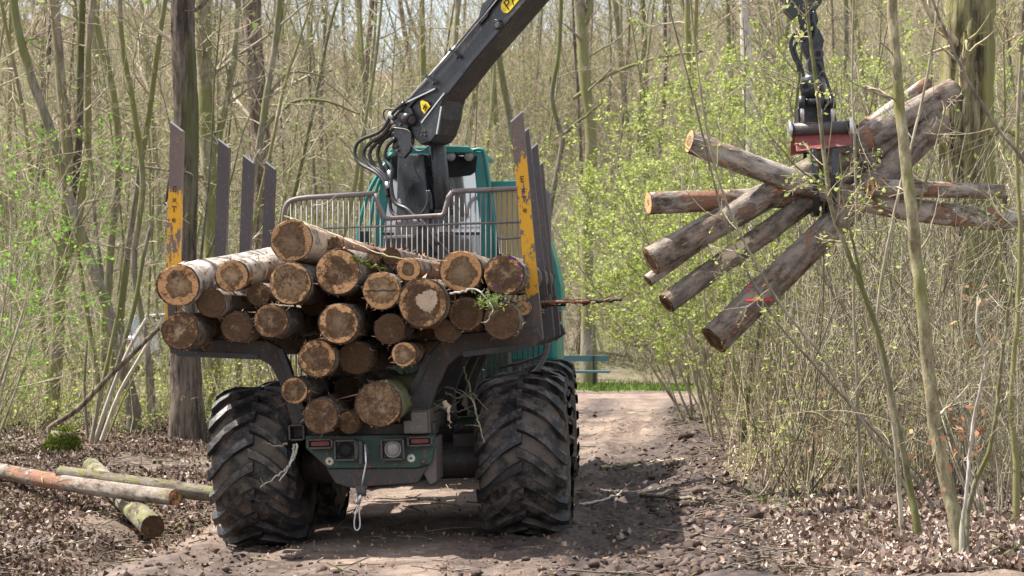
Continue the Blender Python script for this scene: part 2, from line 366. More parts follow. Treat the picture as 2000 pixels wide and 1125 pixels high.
col = t.mix(t.math('MULTIPLY', t.ramp(rg, .1, 1), .34), col, (.12, .07, .04))
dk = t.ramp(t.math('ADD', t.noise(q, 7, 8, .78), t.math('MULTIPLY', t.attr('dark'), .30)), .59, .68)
fl = t.ramp(t.noise(q, 75, 3, .8), .66, .70)
sc = t.ramp(t.noise(q, 22, 6, .8), .60, .66)
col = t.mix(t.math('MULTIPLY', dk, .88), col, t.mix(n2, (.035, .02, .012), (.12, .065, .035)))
col = t.mix(t.math('MULTIPLY', sc, .55), col, (.05, .028, .016)); col = t.mix(t.math('MULTIPLY', fl, .45), col, (.55, .45, .36))
edge = t.ramp(t.math('ADD', dist, t.math('MULTIPLY', t.math('SUBTRACT', n2, .5), .12)), .925, .965)
col = t.mix(edge, col, (.06, .036, .025))
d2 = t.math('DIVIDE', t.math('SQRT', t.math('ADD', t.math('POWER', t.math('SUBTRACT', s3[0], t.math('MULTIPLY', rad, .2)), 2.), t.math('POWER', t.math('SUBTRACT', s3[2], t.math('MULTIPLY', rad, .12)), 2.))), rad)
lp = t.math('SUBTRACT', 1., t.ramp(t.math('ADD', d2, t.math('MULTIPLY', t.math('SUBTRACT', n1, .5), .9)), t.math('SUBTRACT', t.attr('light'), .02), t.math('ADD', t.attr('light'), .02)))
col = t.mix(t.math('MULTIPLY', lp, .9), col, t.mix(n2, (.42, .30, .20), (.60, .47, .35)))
ang = t.math('ARCTAN2', s3[2], s3[0])
cv = t.noise(t.comb(t.math('MULTIPLY', ang, 2.2), t.math('MULTIPLY', r, 50.), t.math('MULTIPLY', dist, .6)), 2.2, 4)
ck = t.math('MULTIPLY', t.math('SUBTRACT', 1., t.ramp(t.math('ABSOLUTE', t.math('SUBTRACT', cv, .5)), .0, .012)), t.ramp(dist, .15, .4))
col = t.mix(t.math('MULTIPLY', ck, .65), col, (.03, .018, .012))
hg = t.math('ADD', t.math('MULTIPLY', n4, .6), t.math('SUBTRACT', t.math('MULTIPLY', n2, .5), ck))
M['log_end'] = t.pbr(col, .85, normal=t.bump(hg, .5, .012), spec=.2)
# ================================================================== ground
def road_u(x, y):                                # sideways distance from the track's middle line
    return (x + 1.034 - (y - 17.9) * math.tan(R(4.05))) * math.cos(R(4.05))
def masks(x, y):
    u = road_u(x, y); w = fbm(x * .9 + 3, y * .5, 4) * 1.1
    straight = sstep(-2.25, -1.75, u + w * .5) * (1 - sstep(2.3, 3.0, u + w)) * (1 - sstep(45.5, 47, y + w))
    turn = sstep(38.5, 40, y - .15 * (x + 2) + w) * (1 - sstep(46.5, 47.5, y + .10 * (x - 2) + w)) * (1 - sstep(3.2, 4.2, x + w))
    turn2 = sstep(46, 48, y + w) * (1 - sstep(56, 58, y + w)) * (1 - sstep(-6, -4, x + w))
    road = np.clip(np.maximum(np.maximum(straight, turn), turn2), 0, 1)
    # churned wet mud: wheel track and berm on the right side near the machine
    mud = np.exp(-((u - 2.15) / .95) ** 2) * sstep(12, 14, y) * (1 - sstep(24.5, 33, y + w * 4)) + .9 * np.exp(-((u - 2.6) / .35) ** 2) * (1 - sstep(38, 46, y))
    mud = np.clip(mud * 1.25 + fbm(x * 2, y * 1.5, 4) * .9 * (mud > .05), 0, 1)
    mud = np.maximum(mud, .8 * np.exp(-((u + 2.3) / .4) ** 2) * sstep(-.1, .25, fbm(x * 1.7 + 40, y * 1.2, 3) + .1) * (1 - sstep(24, 30, y)))
    for c_ in (-1.12, 1.12): mud = np.maximum(mud, .9 * np.exp(-((u - c_) / .38) ** 2) * sstep(-.16, .05, fbm(x * 1.3 + c_ * 9, y * .45, 4)) * (y < 44) * (u > -2.2))
    mud = np.maximum(mud, .75 * (1 - sstep(16.0, 18.5, y)) * (u > -2) * sstep(-.10, .10, fbm(x * .9 + 31, y * .6, 5)))
    mud = np.maximum(mud, .7 * np.exp(-((y - 47.0 - .10 * (2 - x)) / .35) ** 2) * (x > -2))
    green = sstep(47.2, 47.9, y + .1 * (x - 2)) * (1 - sstep(49.5, 51, y + w)) * sstep(-2, 0, x) * (1 - sstep(5, 7, x))
    green = np.maximum(green, sstep(46, 60, y) * .8 * sstep(-.10, .12, fbm(x * .3 + 2, y * .12 + 8, 4)) * (1 - road))
    green = np.maximum(green, sstep(.12, .3, fbm(x * .7 + 9, y * .35 + 4, 4) + .02) * .75 * (1 - road))
    return u, road, mud, green
def hill_start(x): return 50.5 + 9.5 * (1 - sstep(-8, -2, x))
def height(x, y, fine=True):
    x = np.asarray(x, float); y = np.asarray(y, float)
    u = road_u(x, y)
    near = 1 - sstep(30, 45, y)
    z = -.028 * near + .040 * np.clip(u, -2.2, 2.4) * near
    z = z + near * (-.20 * np.exp(-((u + 2.45) / .42) ** 2) + .12 * sstep(-2.9, -4.6, u) * 1.0)
    z = z + np.where(u < -2.5, .012 * np.clip(y - 17, 0, 18) * sstep(2.5, 4.5, -u), 0)
    z = z + near * sstep(12.5, 16.5, -y + 31.5) * .38 * sstep(3.4, 5.2, -u) * (1 - sstep(15.5, 17.5, y))
    z = z + .10 * np.exp(-((u - 2.75) / .38) ** 2) * (1 - sstep(30, 45, y)) + .05 * sstep(3.0, 4.5, u) * near
    d = y - hill_start(x)
    z = z + (.262 + .075 * (1 - sstep(-16, -4, x)) + .05 * sstep(5, 16, x)) * np.where(d > 0, np.sqrt(d * d + 9) - 3, 0) * (1 - sstep(112, 150, y)) + sstep(112, 150, y) * 12.0
    z = z + fbm(x * .22, y * .22, 3) * .25 * sstep(2.6, 5, np.abs(u)) + fbm(x * .10 + 7, y * .08, 3) * 2.2 * sstep(58, 85, y)
    if fine:
        u2, road, mud, green = masks(x, y)
        z = z + fbm(x * 1.6, y * 1.2, 4) * (.045 + .07 * mud + .05 * (1 - road)) + fbm(x * 7, y * 5, 3) * (.03 + .06 * mud + .03 * (1 - road))
        # ruts pressed by the wheels, with the print of the lugs across them
        for c in (-1.12, 1.12, 1.95):
            g = np.exp(-((u - c) / .36) ** 4) * near * (y < 40)
            z = z - g * .055
            a = np.abs(u - c); z = z + g * .022 * np.clip(np.sin((y - a * .8) * 2 * math.pi / .21) * 1.6, -1, 1) * (.8 if c < 1.5 else 1.3) * sstep(.32, .5, vnoise(x * 1.1 + c, y * .8) + (.1 if c > 1.5 else 0))
        z = z + np.exp(-((u - 1.53) / .12) ** 2) * .05 * (y < 30) * vnoise(x * 3, y * 3)
    return z
def gz(x, y): return float(height(np.array([x]), np.array([y]))[0])

def spaced(lo, hi, s0, s1):
    n = max(2, int((hi - lo) / ((s0 + s1) / 2))); t = np.linspace(0, 1, n); w = np.cumsum(np.interp(t, [0, 1], [s0, s1])); w = (w - w[0]) / (w[-1] - w[0]); return lo + (hi - lo) * w
xs = np.concatenate([-spaced(5.2, 60, .09, 2.5)[::-1], np.arange(-5.15, 5.2, .042), spaced(5.2, 60, .09, 2.5)])
ys = np.concatenate([np.linspace(-70, 8, 26), np.linspace(9, 13.4, 24), np.arange(13.5, 24, .05), spaced(24.05, 52, .06, .30), spaced(52.3, 150, .35, 1.4), np.linspace(156, 420, 20)])
X, Y = np.meshgrid(xs, ys); Z = height(X, Y)
_, mr, mm, mg = masks(X, Y)
nx = len(xs); idx = np.arange(len(xs) * len(ys)).reshape(len(ys), nx)
quads = np.stack([idx[:-1, :-1], idx[:-1, 1:], idx[1:, 1:], idx[1:, :-1]], -1).reshape(-1, 4)
fx = X.ravel()[quads].mean(1); fy = Y.ravel()[quads].mean(1); fr = mr.ravel()[quads].mean(1)
hillm = fy > hill_start(fx)
roadm = (fr > .5) & ~hillm
zone = np.stack([mr.ravel(), mm.ravel(), mg.ravel(), np.ones(mr.size)], 1).astype(np.float32)
PV = np.stack([X.ravel(), Y.ravel(), Z.ravel()], 1)

t = NT('ground_mix'); c = t.coord('Object'); z = t.sep(t.attr('zone', 'GEOMETRY', 'Vector'))
n1 = t.noise(c, 1.3, 6, .65); n2 = t.noise(c, 9, 6, .7); n3 = t.noise(c, 38, 5, .75); vo = t.voro(c, 26)
litter = t.mix(t.ramp(t.math('ADD', n3, t.math('MULTIPLY', n2, .4)), .5, .9), (.075, .05, .038), (.27, .21, .17))
litter = t.mix(t.math('MULTIPLY', t.ramp(n1, .45, .65), .5), litter, (.12, .085, .06))
roadc = t.mix(t.ramp(n2, .3, .7), (.165, .118, .092), (.285, .22, .18)); roadc = t.mix(t.math('MULTIPLY', t.ramp(n1, .46, .60), .75), roadc, (.11, .078, .062)); roadc = t.mix(t.math('MULTIPLY', t.ramp(t.noise(t.coord('Object', (1.4, .35, 1)), 2.2, 7, .7), .5, .62), .6), roadc, (.12, .085, .07))
roadc = t.mix(t.math('MULTIPLY', t.ramp(n3, .62, .78), .5), roadc, (.13, .095, .08))
mudc = t.mix(t.ramp(n2, .35, .7), (.042, .030, .026), (.105, .078, .068))
greenc = t.mix(n3, (.05, .085, .018), (.12, .17, .045))
col = t.mix(z[0], litter, roadc); col = t.mix(t.math('MULTIPLY', z[2], t.ramp(n2, .3, .6)), col, greenc); col = t.mix(z[1], col, mudc)
hh = t.math('ADD', t.math('MULTIPLY', n2, .8), t.math('MULTIPLY', n3, .5))
M['ground_mix'] = t.pbr(col, t.math('SUBTRACT', .95, t.math('MULTIPLY', z[1], .25)), normal=t.bump(hh, .8, .035), spec=.2)
def sheet(name, mask):
    q = quads[mask]; used, inv = np.unique(q, return_inverse=True)
    me = np_mesh(name, PV[used], inv.reshape(-1, 4), M['ground_mix'])
    a = me.attributes.new('zone', 'FLOAT_COLOR', 'POINT'); a.data.foreach_set('color', zone[used].ravel())
    return tag(obj(name, me), kind='structure')
sheet('ground', ~roadm & ~hillm); sheet('dirt_road', roadm); sheet('hillside', hillm)

# ================================================================== the forwarder
fwd = empty('forwarder'); fwd.matrix_world = FW_M
tag(fwd, 'muddy teal forwarder loaded with logs, its black crane raised to the right', 'forwarder')
FW = fwd

# ---- wheels
WR, LH, WW = .622, .050, .72
def wheel_meshes():
    m = MB(); h = WW / 2
    m.lathe([(-h * .80, .30), (-h * .93, .34), (-h, .44), (-h * .985, .53), (-h * .90, .595), (-h * .72, .622), (-h * .35, WR), (0, WR + .004), (h * .35, WR), (h * .72, .622), (h * .90, .595), (h * .985, .53), (h, .44), (h * .93, .34), (h * .80, .30)], 'x', 48)
    me = bpy.data.meshes.new('wheel'); me.from_pydata([tuple(p) for p in m.v], [], m.f); me.materials.append(M['tyre_rubber']); me.polygons.foreach_set('use_smooth', [True] * len(m.f)); me.update()
    rim = MB(); rim.lathe([(-.24, .05), (-.24, .20), (-.12, .22), (-.10, .29), (-.30, .31), (-.305, .33)], 'x', 28); rim.lathe([(.305, .33), (.30, .31), (.10, .29), (.12, .22), (.24, .20), (.24, .05)], 'x', 28)
    rim.lathe([(-.24, .001), (-.24, .06)], 'x', 12); rim.lathe([(.24, .06), (.24, .001)], 'x', 12)
    rm = bpy.data.meshes.new('rim'); rm.from_pydata([tuple(p) for p in rim.v], [], rim.f); rm.materials.append(M['rim_steel']); rm.polygons.foreach_set('use_smooth', [True] * len(rim.f)); rm.update()
    lugs = []
    for sgn in (-1, 1):
        sec = []
        prof = [(-.02, .0, .043), (.05, .03, .043), (.13, .08, .041), (.22, .155, .041), (.305, .25, .045), (.355, .305, .050), (.372, .32, .055)]   # x, backward arc (m), half width (m)
        prof_r = [WR + .006, WR, WR - .001, .624, .607, .578, .535]
        lift = [LH - .008, LH, LH, LH + .004, LH + .008, LH + .004, .006]
        for (x, arc, hw), r0, lf in zip(prof, prof_r, lift):
            ring = []
            for dr, k in ((-.012, -1.25), (lf, -.85), (lf, .85), (-.012, 1.25)):
                th = (-arc + k * hw) / .67; r = r0 + dr; xx = x + (.012 if dr > 0 and x > .34 else 0)
                ring.append((sgn * xx, -r * math.cos(th), r * math.sin(th)))
            sec.append(ring)
        vs = [p for ring in sec for p in ring]; fs = []
        for i in range(len(sec) - 1):
            for k in range(3):
                a, b = i * 4 + k, i * 4 + k + 1; f = (a, b, b + 4, a + 4); fs.append(f if sgn < 0 else f[::-1])
        fs.append((0, 3, 2, 1) if sgn < 0 else (0, 1, 2, 3))
        lm = bpy.data.meshes.new('tread_lug'); lm.from_pydata(vs, [], fs); lm.materials.append(M['lug_rubber']); lm.update(); lugs.append(lm)
    return me, rm, lugs
wme, rme, lme = wheel_meshes()
axle_c = []
NL = 18
for lx, ly in ((-1.13, 0), (1.09, 0), (-1.08, 1.5), (1.03, 1.5), (-.95, 5.7), (.92, 5.7)):
    w = obj('wheel', wme, FW); w.location = (lx, ly, .672); w.rotation_euler = (.13 * ly + lx * .05, 0, 0)
    obj('rim', rme, w)
    for side in (0, 1):
        for k in range(NL):
            l = obj('tread_lug', lme[side], w); l.rotation_euler = (2 * math.pi * (k + .5 * side) / NL, 0, 0)

# ---- chassis, axles, bunks, stakes
m = MB(); m.box((0, 1.7, 1.02), (.62, 5.0, .26)); m.box((0, 0.75, .74), (.9, .5, .36)); m.tube([(-.8, 0, .66), (.8, 0, .66)], .16, 14); m.tube([(-.8, 1.5, .66), (.8, 1.5, .66)], .16, 14)
m.box((-.60, .75, .72), (.22, 1.7, .34)); m.box((.60, .75, .72), (.22, 1.7, .34))
m.build('rear_chassis', M['steel_bunk'], FW, bevel=.015)
LY0 = -.78
def lp(pts, ly=LY0): return [V(px, py, ly) for px, py in pts]
# bunk outline measured on the rear one
bp = lp([(326, 655), (330, 684), (346, 694), (470, 698), (505, 701), (528, 714), (546, 748), (561, 795), (574, 838), (578, 858), (848, 850), (848, 836), (834, 822),
         (852, 760), (872, 715), (895, 696), (930, 690), (1000, 684), (1042, 677), (1060, 664), (1050, 640), (905, 650), (862, 664), (838, 690), (815, 740), (790, 800), (778, 824), (700, 829), (606, 832), (590, 800), (577, 752), (562, 706), (548, 680), (520, 664), (400, 662)])
for i, ly in enumerate((LY0, 1.09, 2.2, 3.35)):
    mb = MB(); mb.prism([p + Vector((0, ly - LY0, 0)) for p in bp], (0, .13, 0)); o = mb.build('bunk', M['steel_bunk'], FW, bevel=.012)
    # reinforcing lips along the arms
    for a, b in (((548, 682), (590, 800)), ((838, 692), (790, 800)), ((346, 690), (505, 697)), ((905, 692), (1040, 675))):
        lip = MB(); pa, pb = V(*a, LY0), V(*b, LY0); dy = ly - LY0
        lip.bar(pa + Vector((0, dy - .02, 0)), pb + Vector((0, dy - .02, 0)), .045, .012, (0, 1, 0))
        lip.build('bunk_lip', M['black_gloss'] if i == 0 else M['steel_bunk'], o)
# stakes: open channels, front web towards the camera, slanting cut top
def stake(base, top, w, slant, mat, lipmat, dep=.085):
    b, tp = base, top; d = (tp - b).normalized(); x = Vector((1, 0, 0)); x = (x - d * x.dot(d)).normalized(); y = Vector((0, 1, 0))
    m = MB()
    hl, hr = (0, -slant) if slant > 0 else (slant, 0)
    def col(x0, x1, y0, y1):
        f = lambda q: hl + (hr - hl) * (q + w / 2) / w
        vs = [b + x * x0 + y * y0, b + x * x1 + y * y0, b + x * x1 + y * y1, b + x * x0 + y * y1]
        vt = [tp + x * q + y * r + d * f(q) for q, r in ((x0, y0), (x1, y0), (x1, y1), (x0, y1))]
        m.add(vs + vt, [(3, 2, 1, 0), (4, 5, 6, 7), (0, 1, 5, 4), (1, 2, 6, 5), (2, 3, 7, 6), (3, 0, 4, 7)])
    col(-w / 2, w / 2, 0, .012)
    o = m.build('stake', mat, FW)
    for sx in (-1, 1):
        m = MB(); x0, x1 = sorted((sx * w / 2, sx * (w / 2 - .012))); col(x0, x1, .0125, dep); m.build('stake_flange', lipmat[sx > 0] if isinstance(lipmat, tuple) else lipmat, o)
    # bright worn edge along the cut
    m = MB(); pl = tp - x * (w / 2) + d * (hl + .001); pr = tp + x * (w / 2) + d * (hr + .001); m.bar(pl + y * .006, pr + y * .006, .016, .012, d); m.build('worn_or_highlight_edge', M['bright_steel'], o)
    return o, b, d, x
stk = {}
for k, (ly, tl, tr) in enumerate(((-.70, (345, 238), (1008, 219)), (1.12, (437, 272), (1021, 251)), (2.23, (485, 303), (1039, 281)), (3.38, (528, 316), (1050, 318)))):
    s = 1291
    for side, tpx in (('l', tl), ('r', tr)):
        b0 = V(*((333, 668) if side == 'l' else (1046, 640)), -.70); b0 = b0 + Vector((0, ly + .70, 0)); b0.x -= 0 if side == 'l' else .022 * k; tp = V(*tpx, ly)
        if k and side == 'r': tp.x = min(tp.x, b0.x - .02)
        yel = k == 0
        stk[side, k] = stake(b0, tp, .105, .075 if side == 'l' else -.075, M['yellow_worn'] if yel else M['steel_stake'], (M['steel_stake'], M['yellow_worn']) if yel and side == 'l' else M['steel_stake'])
# painted letters on the two rear stakes
def letters(word, o, base, d, x, z0, step, size, mat):
    for i, chr_ in enumerate(word):
        cu = bpy.data.curves.new('letter', 'FONT'); cu.body = chr_; cu.size = size; cu.align_x = 'CENTER'; cu.extrude = .0015
        tmp = bpy.data.objects.new('letter', cu); me = bpy.data.meshes.new_from_object(tmp); me.materials.clear(); me.materials.append(mat); bpy.data.objects.remove(tmp)
        l = obj('letter', me, o); p = base + d * (z0 - i * step) + Vector((0, -.004, 0))
        zz = d; yy = x.cross(d) * -1
        l.matrix_local = Matrix((( x.x, zz.x, -yy.x * -1, p.x), (x.y, zz.y, -1, p.y), (x.z, zz.z, 0, p.z), (0, 0, 0, 1)))
o, b, d, x = stk['l', 0]; letters('ExTe', o, b, d, x, 1.235, .083, .072, M['print_black'])
o, b, d, x = stk['r', 0]; letters('ExTe', o, b, d, x, 1.19, .083, .072, M['print_black'])
# gusset boxes at the foot of the right stakes
for k, ly in enumerate((-.70, 1.12, 2.23)):
    dy = ly + .70; q = [p + Vector((0, dy, 0)) for p in lp([(1030, 586), (1052, 571), (1061, 662), (1041, 677), (988, 690), (1010, 655)], -.72)]
    m = MB(); m.prism(q, (0, -.02, 0)); m.prism([p + Vector((0, .02, 0)) for p in q], (0, .10, 0)); g = m.build('stake_foot', M['steel_dark'], FW, bevel=.006)
    c = V(1026, 658, -.74) + Vector((0, dy, 0)); n = MB(); n.lathe([(0, .0005), (0, .016), (.012, .018), (.012, .034), (.0, .036)][::-1], 'y', 20, c + Vector((0, -.018, 0))); n.build('bolt', M['bright_steel'], g)
q = lp([(326, 590), (344, 590), (350, 690), (332, 690)], -.72)
m = MB(); m.prism(q, (0, .12, 0)); m.build('stake_foot', M['steel_dark'], FW, bevel=.006)
# bracket tubes at the bunk's bottom corners
def sqtube(px, py, half, ly0, ly1, name, mat, wall=.014):
    c = V(px, py, ly0); m = MB(); h = half
    for dx, dz, sx, sz in ((-h, 0, wall, 2 * h), (h, 0, wall, 2 * h), (0, -h, 2 * h - wall - .002, wall), (0, h, 2 * h - wall - .002, wall)):
        m.box((c.x + dx, (ly0 + ly1) / 2, c.z + dz), (sx, ly1 - ly0, sz))
    m.box((c.x, ly0 + .14, c.z), (2 * h - wall - .004, .02, 2 * h - wall - .004)); return m.build(name, mat, FW, bevel=.004)
sqtube(579, 845, .058, -1.0, -.62, 'bracket', M['steel_dark'])
a, b2 = V(812, 826, -1.12), V(862, 800, -.2)
m = MB(); m.bar(V(790, 834, -1.1), V(828, 832, -1.1), .12, .10); m.bar((a.x + .03, -1.16, a.z), (a.x + .03, .1, a.z + .03), .13, .17); m.bar((a.x + .03, -1.02, a.z), (a.x + .03, -.99, a.z), .15, .19); m.build('support_beam', M['beam_steel'], FW, bevel=.01)

# ---- rear bumper with lamps
LB = -1.02
m = MB(); m.prism(lp([(597, 851), (848, 849), (850, 872), (842, 906), (815, 914), (640, 915), (620, 896), (597, 876)], LB), (0, .16, 0)); bmp = m.build('rear_bumper', M['teal_dark'], FW, bevel=.008)
m = MB(); pts = lp([(637, 915), (816, 914), (838, 908), (816, 944), (682, 953), (655, 944)], LB + .02); m.prism(pts, (0, .5, 0)); m.build('belly_box', M['steel_bunk'], FW, bevel=.01)
m = MB(); m.prism(lp([(814, 862), (851, 855), (853, 940), (840, 947), (815, 905)], LB + .05), (0, .5, 0)); m.build('side_plate', M['beam_steel'], FW, bevel=.006)
m = MB(); m.prism(lp([(597, 828), (850, 826), (850, 849), (597, 851)], LB + .10), (0, .3, 0)); m.build('cross_beam', M['steel_bunk'], FW, bevel=.01)
def lamp(px0, py0, px1, py1, rnd, glass):
    a, b = V(px0, py1, LB), V(px1, py0, LB); w, h = b.x - a.x, b.z - a.z; c = (a + b) / 2
    m = MB(); f = .016
    for dx, dz, sx, sz in ((-w / 2, 0, f, h), (w / 2, 0, f, h), (0, -h / 2, w - f - .002, f), (0, h / 2, w - f - .002, f)): m.box((c.x + dx, LB - .035, c.z + dz), (sx, .07, sz))
    m.box((c.x, LB - .012, c.z), (w - f - .004, .02, h - f - .004)); o = m.build('rear_lamp', M['steel_dark'], FW, bevel=.004)
    g = MB()
    if rnd: g.lathe([(.012, .0005), (.010, .02), (.0, h * .34), (.02, h * .37)][::-1] if False else [(-.02, .0005), (-.017, h * .2), (-.008, h * .33), (0, h * .36)], 'y', 20, c + Vector((0, -.028, 0))); g.lathe([(0, h * .36), (-.012, h * .38), (-.012, h * .44), (.012, h * .44)], 'y', 20, c + Vector((0, -.03, 0)))
    else: g.box((c.x, LB - .035, c.z), (w - .045, .02, h - .03))
    g.build('lens', glass, o, bevel=.003 if not rnd else 0)
lamp(604, 857, 650, 875, False, M['lamp_red']); lamp(799, 852, 844, 870, False, M['lamp_red'])
lamp(657, 859, 696, 898, True, M['dark_inside']); lamp(748, 857, 789, 897, True, M['lamp_glass'])
for px, py in ((644, 901), (803, 895)):
    c = V(px, py, LB); n = MB(); n.lathe([(-.014, .012), (-.014, .030), (0, .034)], 'y', 20, c); n.lathe([(-.010, .0005), (-.010, .012)], 'y', 12, c); o = n.build('reflector', M['reflector'], FW)
    n = MB(); n.lathe([(-.018, .0005), (-.018, .007), (-.01, .008)], 'y', 10, c); n.build('screw', M['dark_inside'], o)
c = V(826, 902, LB); n = MB(); n.lathe([(-.02, .0005), (-.02, .02), (0, .022)], 'y', 16, c); n.build('plug', M['steel_stake'], FW)
# tow slot and the dangling wire rope with its loop
m = MB(); m.bar(V(705, 862, LB - .03), V(705, 905, LB - .03), .03, .05, (0, 1, 0)); m.tube([V(698, 862, LB - .05), V(697, 885, LB - .07), V(700, 903, LB - .04)], .012, 6); m.tube([V(716, 862, LB - .05), V(718, 885, LB - .07), V(714, 905, LB - .04)], .012, 6); m.build('tow_hook', M['steel_dark'], FW)
lc = LB - .10
m = MB(); m.tube([V(713, 868, lc), V(715, 905, lc), V(710, 930, lc), V(706, 952, lc)], .008, 6); m.tube([V(705, 962, lc), V(700, 985, lc)], .014, 8)
lo = catmull([V(700, 984, lc), V(694, 1005, lc), V(692, 1028, lc), V(697, 1036, lc), V(703, 1028, lc), V(702, 1005, lc), V(701, 984, lc)], 6); m.tube(lo, .007, 6); rope = m.build('wire_rope', M['bright_steel'], FW)
m = MB(); m.box(V(706, 958, lc), (.075, .05, .055)); m.tube([V(694, 952, lc), V(718, 952, lc)], .014, 8); m.tube([V(697, 968, lc), V(716, 966, lc)], .012, 8); m.build('shackle', M['steel_stake'], rope, bevel=.01)

# ---- headgate of bars
LG = 3.72
gp = lambda px, py: V(px, py, LG)
fr = MB()
left_side = catmull([gp(556, 470), gp(554, 425), gp(560, 400), gp(575, 390), gp(600, 386)], 6)
fr.tube([gp(556, 745)] + left_side + [gp(733, 378)], .026, 8)
fr.tube([gp(733, 378), gp(738, 396), gp(750, 424), gp(756, 427), gp(862, 421), gp(868, 416), gp(876, 385), gp(884, 374)], .026, 8)
fr.tube([gp(884, 374), gp(1010, 368), gp(1060, 366)] + catmull([gp(1072, 380), gp(1072, 500), gp(1072, 640), gp(1066, 690), gp(1045, 725), gp(1005, 745), gp(960, 754), gp(900, 757)], 6), .026, 8)
fr.tube([gp(556, 748), gp(900, 757)], .026, 8)
gate = fr.build('headgate', M['gate_steel'], FW)
for py in (442, 560, 660):
    m = MB(); m.tube([gp(556, py + 6), gp(1071, py - 10)], .012, 6); m.build('cross_bar', M['bar_steel'], gate)
m = MB(); m.tube(catmull([gp(972, 462), gp(978, 466), gp(1010, 464), gp(1018, 460), gp(1018, 440)], 4), .013, 6); m.build('cross_bar', M['bar_steel'], gate)
m = MB(); m.tube([gp(975, 718), gp(1020, 708), gp(1066, 690)], .016, 6); m.build('cross_bar', M['steel_bunk'], gate)
def gtop(px):
    return 386 if px < 600 else 378 if px < 735 else 378 + (px - 735) / 18 * 47 if px < 753 else 426 if px < 865 else 421 - (px - 865) / 19 * 46 if px < 884 else 370
def gbot(px): return 752 if px < 960 else 752 - ((px - 960) / 112) ** 2.2 * 75
px = 568
while px < 1068:
    m = MB(); m.tube([gp(px, gtop(px) + 2), gp(px, gbot(px))], .0078, 5); m.build('bar', M['bar_steel'], gate); px += 10.3

# ---- crane
LC = 4.15
P0 = FW_M @ V(812, 262, LC)                              # slew axis height of the boom foot (world)
HD = Vector((.766, -.643, 0)); CN = Vector((-.643, -.766, 0))    # boom heading; normal of the crane's plane, towards the camera
def cp(px, py, off=0.): return plane_hit(px, py, P0 + CN * off, CN)
BW = .32
def plate(poly, off, th): 
    m = MB(); m.prism([cp(px, py, off) for px, py in poly], -CN * th); return m
m = MB()
m.prism([cp(*q, LG * 0 + .0) for q in ((776, 300), (824, 300), (838, 425), (840, 440), (772, 440))], -CN * .30)
pillar = m.build('crane_pillar', M['black_paint'], FW, world=True, bevel=.02)
m = MB(); a = V(812, 430, LC + .15); m.add([a + Vector((sx * w, sy * w2, z)) for z, w, w2 in ((0, .20, .22), (-1.1, .28, .28)) for sx, sy in ((-1, -1), (1, -1), (1, 1), (-1, 1))], [(3, 2, 1, 0)[::-1], (4, 5, 6, 7)[::-1]] + [(i, 4 + i, 4 + (i + 1) % 4, (i + 1) % 4) for i in range(4)])
m.build('crane_base', M['grey_panel'], FW, bevel=.02)
m = MB(); m.bar(V(818, 440, LC - .35), V(872, 500, LC - .35), .10, .10); m.bar(V(818, 455, LC - .2), V(868, 545, LC - .2), .06, .06); m.build('crane_brace', M['steel_dark'], FW, bevel=.008)
m = MB(); m.box(V(825, 480, LC + .1), (.75, .6, .22)); m.build('valve_block', M['steel_dark'], FW, bevel=.03)
# main boom: box section with a deeper foot
m = plate([(770, 243), (774, 222), (788, 203), (881, 98), (1243, -352), (1300, -312), (926, 119), (866, 196), (862, 232), (852, 262), (842, 276), (822, 283), (800, 262)], .16, BW)
boom = m.build('main_boom', M['boom_paint'], FW, world=True, bevel=.014)
m = plate([(768, 262), (776, 224), (800, 210), (806, 222), (796, 250), (806, 275), (800, 296), (788, 309), (776, 306), (766, 290)], .20, .04); m.build('boom_foot_plate', M['black_paint'], boom, world=True, bevel=.008); m = MB(); m.prism([cp(*q, -.17) for q in ((768, 262), (776, 224), (800, 210), (806, 222), (806, 275), (788, 309), (766, 290))], -CN * .04); ear = m.build('boom_foot_plate', M['black_paint'], boom, world=True, bevel=.008)
m = plate([(870, 180), (861, 205), (852, 262), (840, 277), (826, 272), (822, 246), (836, 224)], .215, .05); m.build('boom_gusset', M['boom_paint'], boom, world=True, bevel=.008)
m = plate([(868, 190), (920, 150), (905, 180), (893, 222), (882, 262), (872, 278), (858, 270), (862, 232)], -.10, .07); m.build('boom_gusset', M['black_paint'], boom, world=True, bevel=.008)
m = plate([(786, 202), (812, 178), (850, 172), (826, 181), (800, 208), (780, 246), (772, 240)], .19, .028); m.build('boom_rib', M['boom_paint'], boom, world=True, bevel=.005)
for q0, q1, o_, par_ in (((868, 182), (823, 240), .222, boom), ((784, 205), (850, 173), .197, boom), ((853, 262), (862, 208), .222, boom)):  # bright strips put in as the lit highlights along gusset and rib ridges
    m = MB(); m.bar(cp(*q0, o_), cp(*q1, o_), .014, .012, CN); m.build('worn_or_highlight_edge', M['bright_steel'], par_, world=True)
m = plate([(935, 50), (951, 6), (1004, -64), (1014, -54), (960, 12), (950, 34)], .19, .028); m.prism([cp(*q, .20) for q in ((931, 46), (941, 8), (950, 0), (990, -60), (1010, -62), (962, 5))], -CN * .40); m.build('boom_bracket', M['boom_paint'], boom, world=True, bevel=.008)
m = MB(); m.tube([cp(890, 90, .19), cp(1030, -84, .19)], .010, 6); m.tube([cp(893, 94, .19), cp(1036, -80, .19)], .008, 6); m.tube([cp(800, 192, .19), cp(890, 90, .19)], .012, 6); m.build('boom_pipe', M['bright_steel'], boom, world=True)
for a in ((884, 104), (838, 155)):
    m = MB(); m.bar(cp(a[0] - 5, a[1] - 8, .2), cp(a[0] + 10, a[1] + 9, .2), .03, .03); m.build('pipe_clamp', M['black_gloss'], boom, world=True)
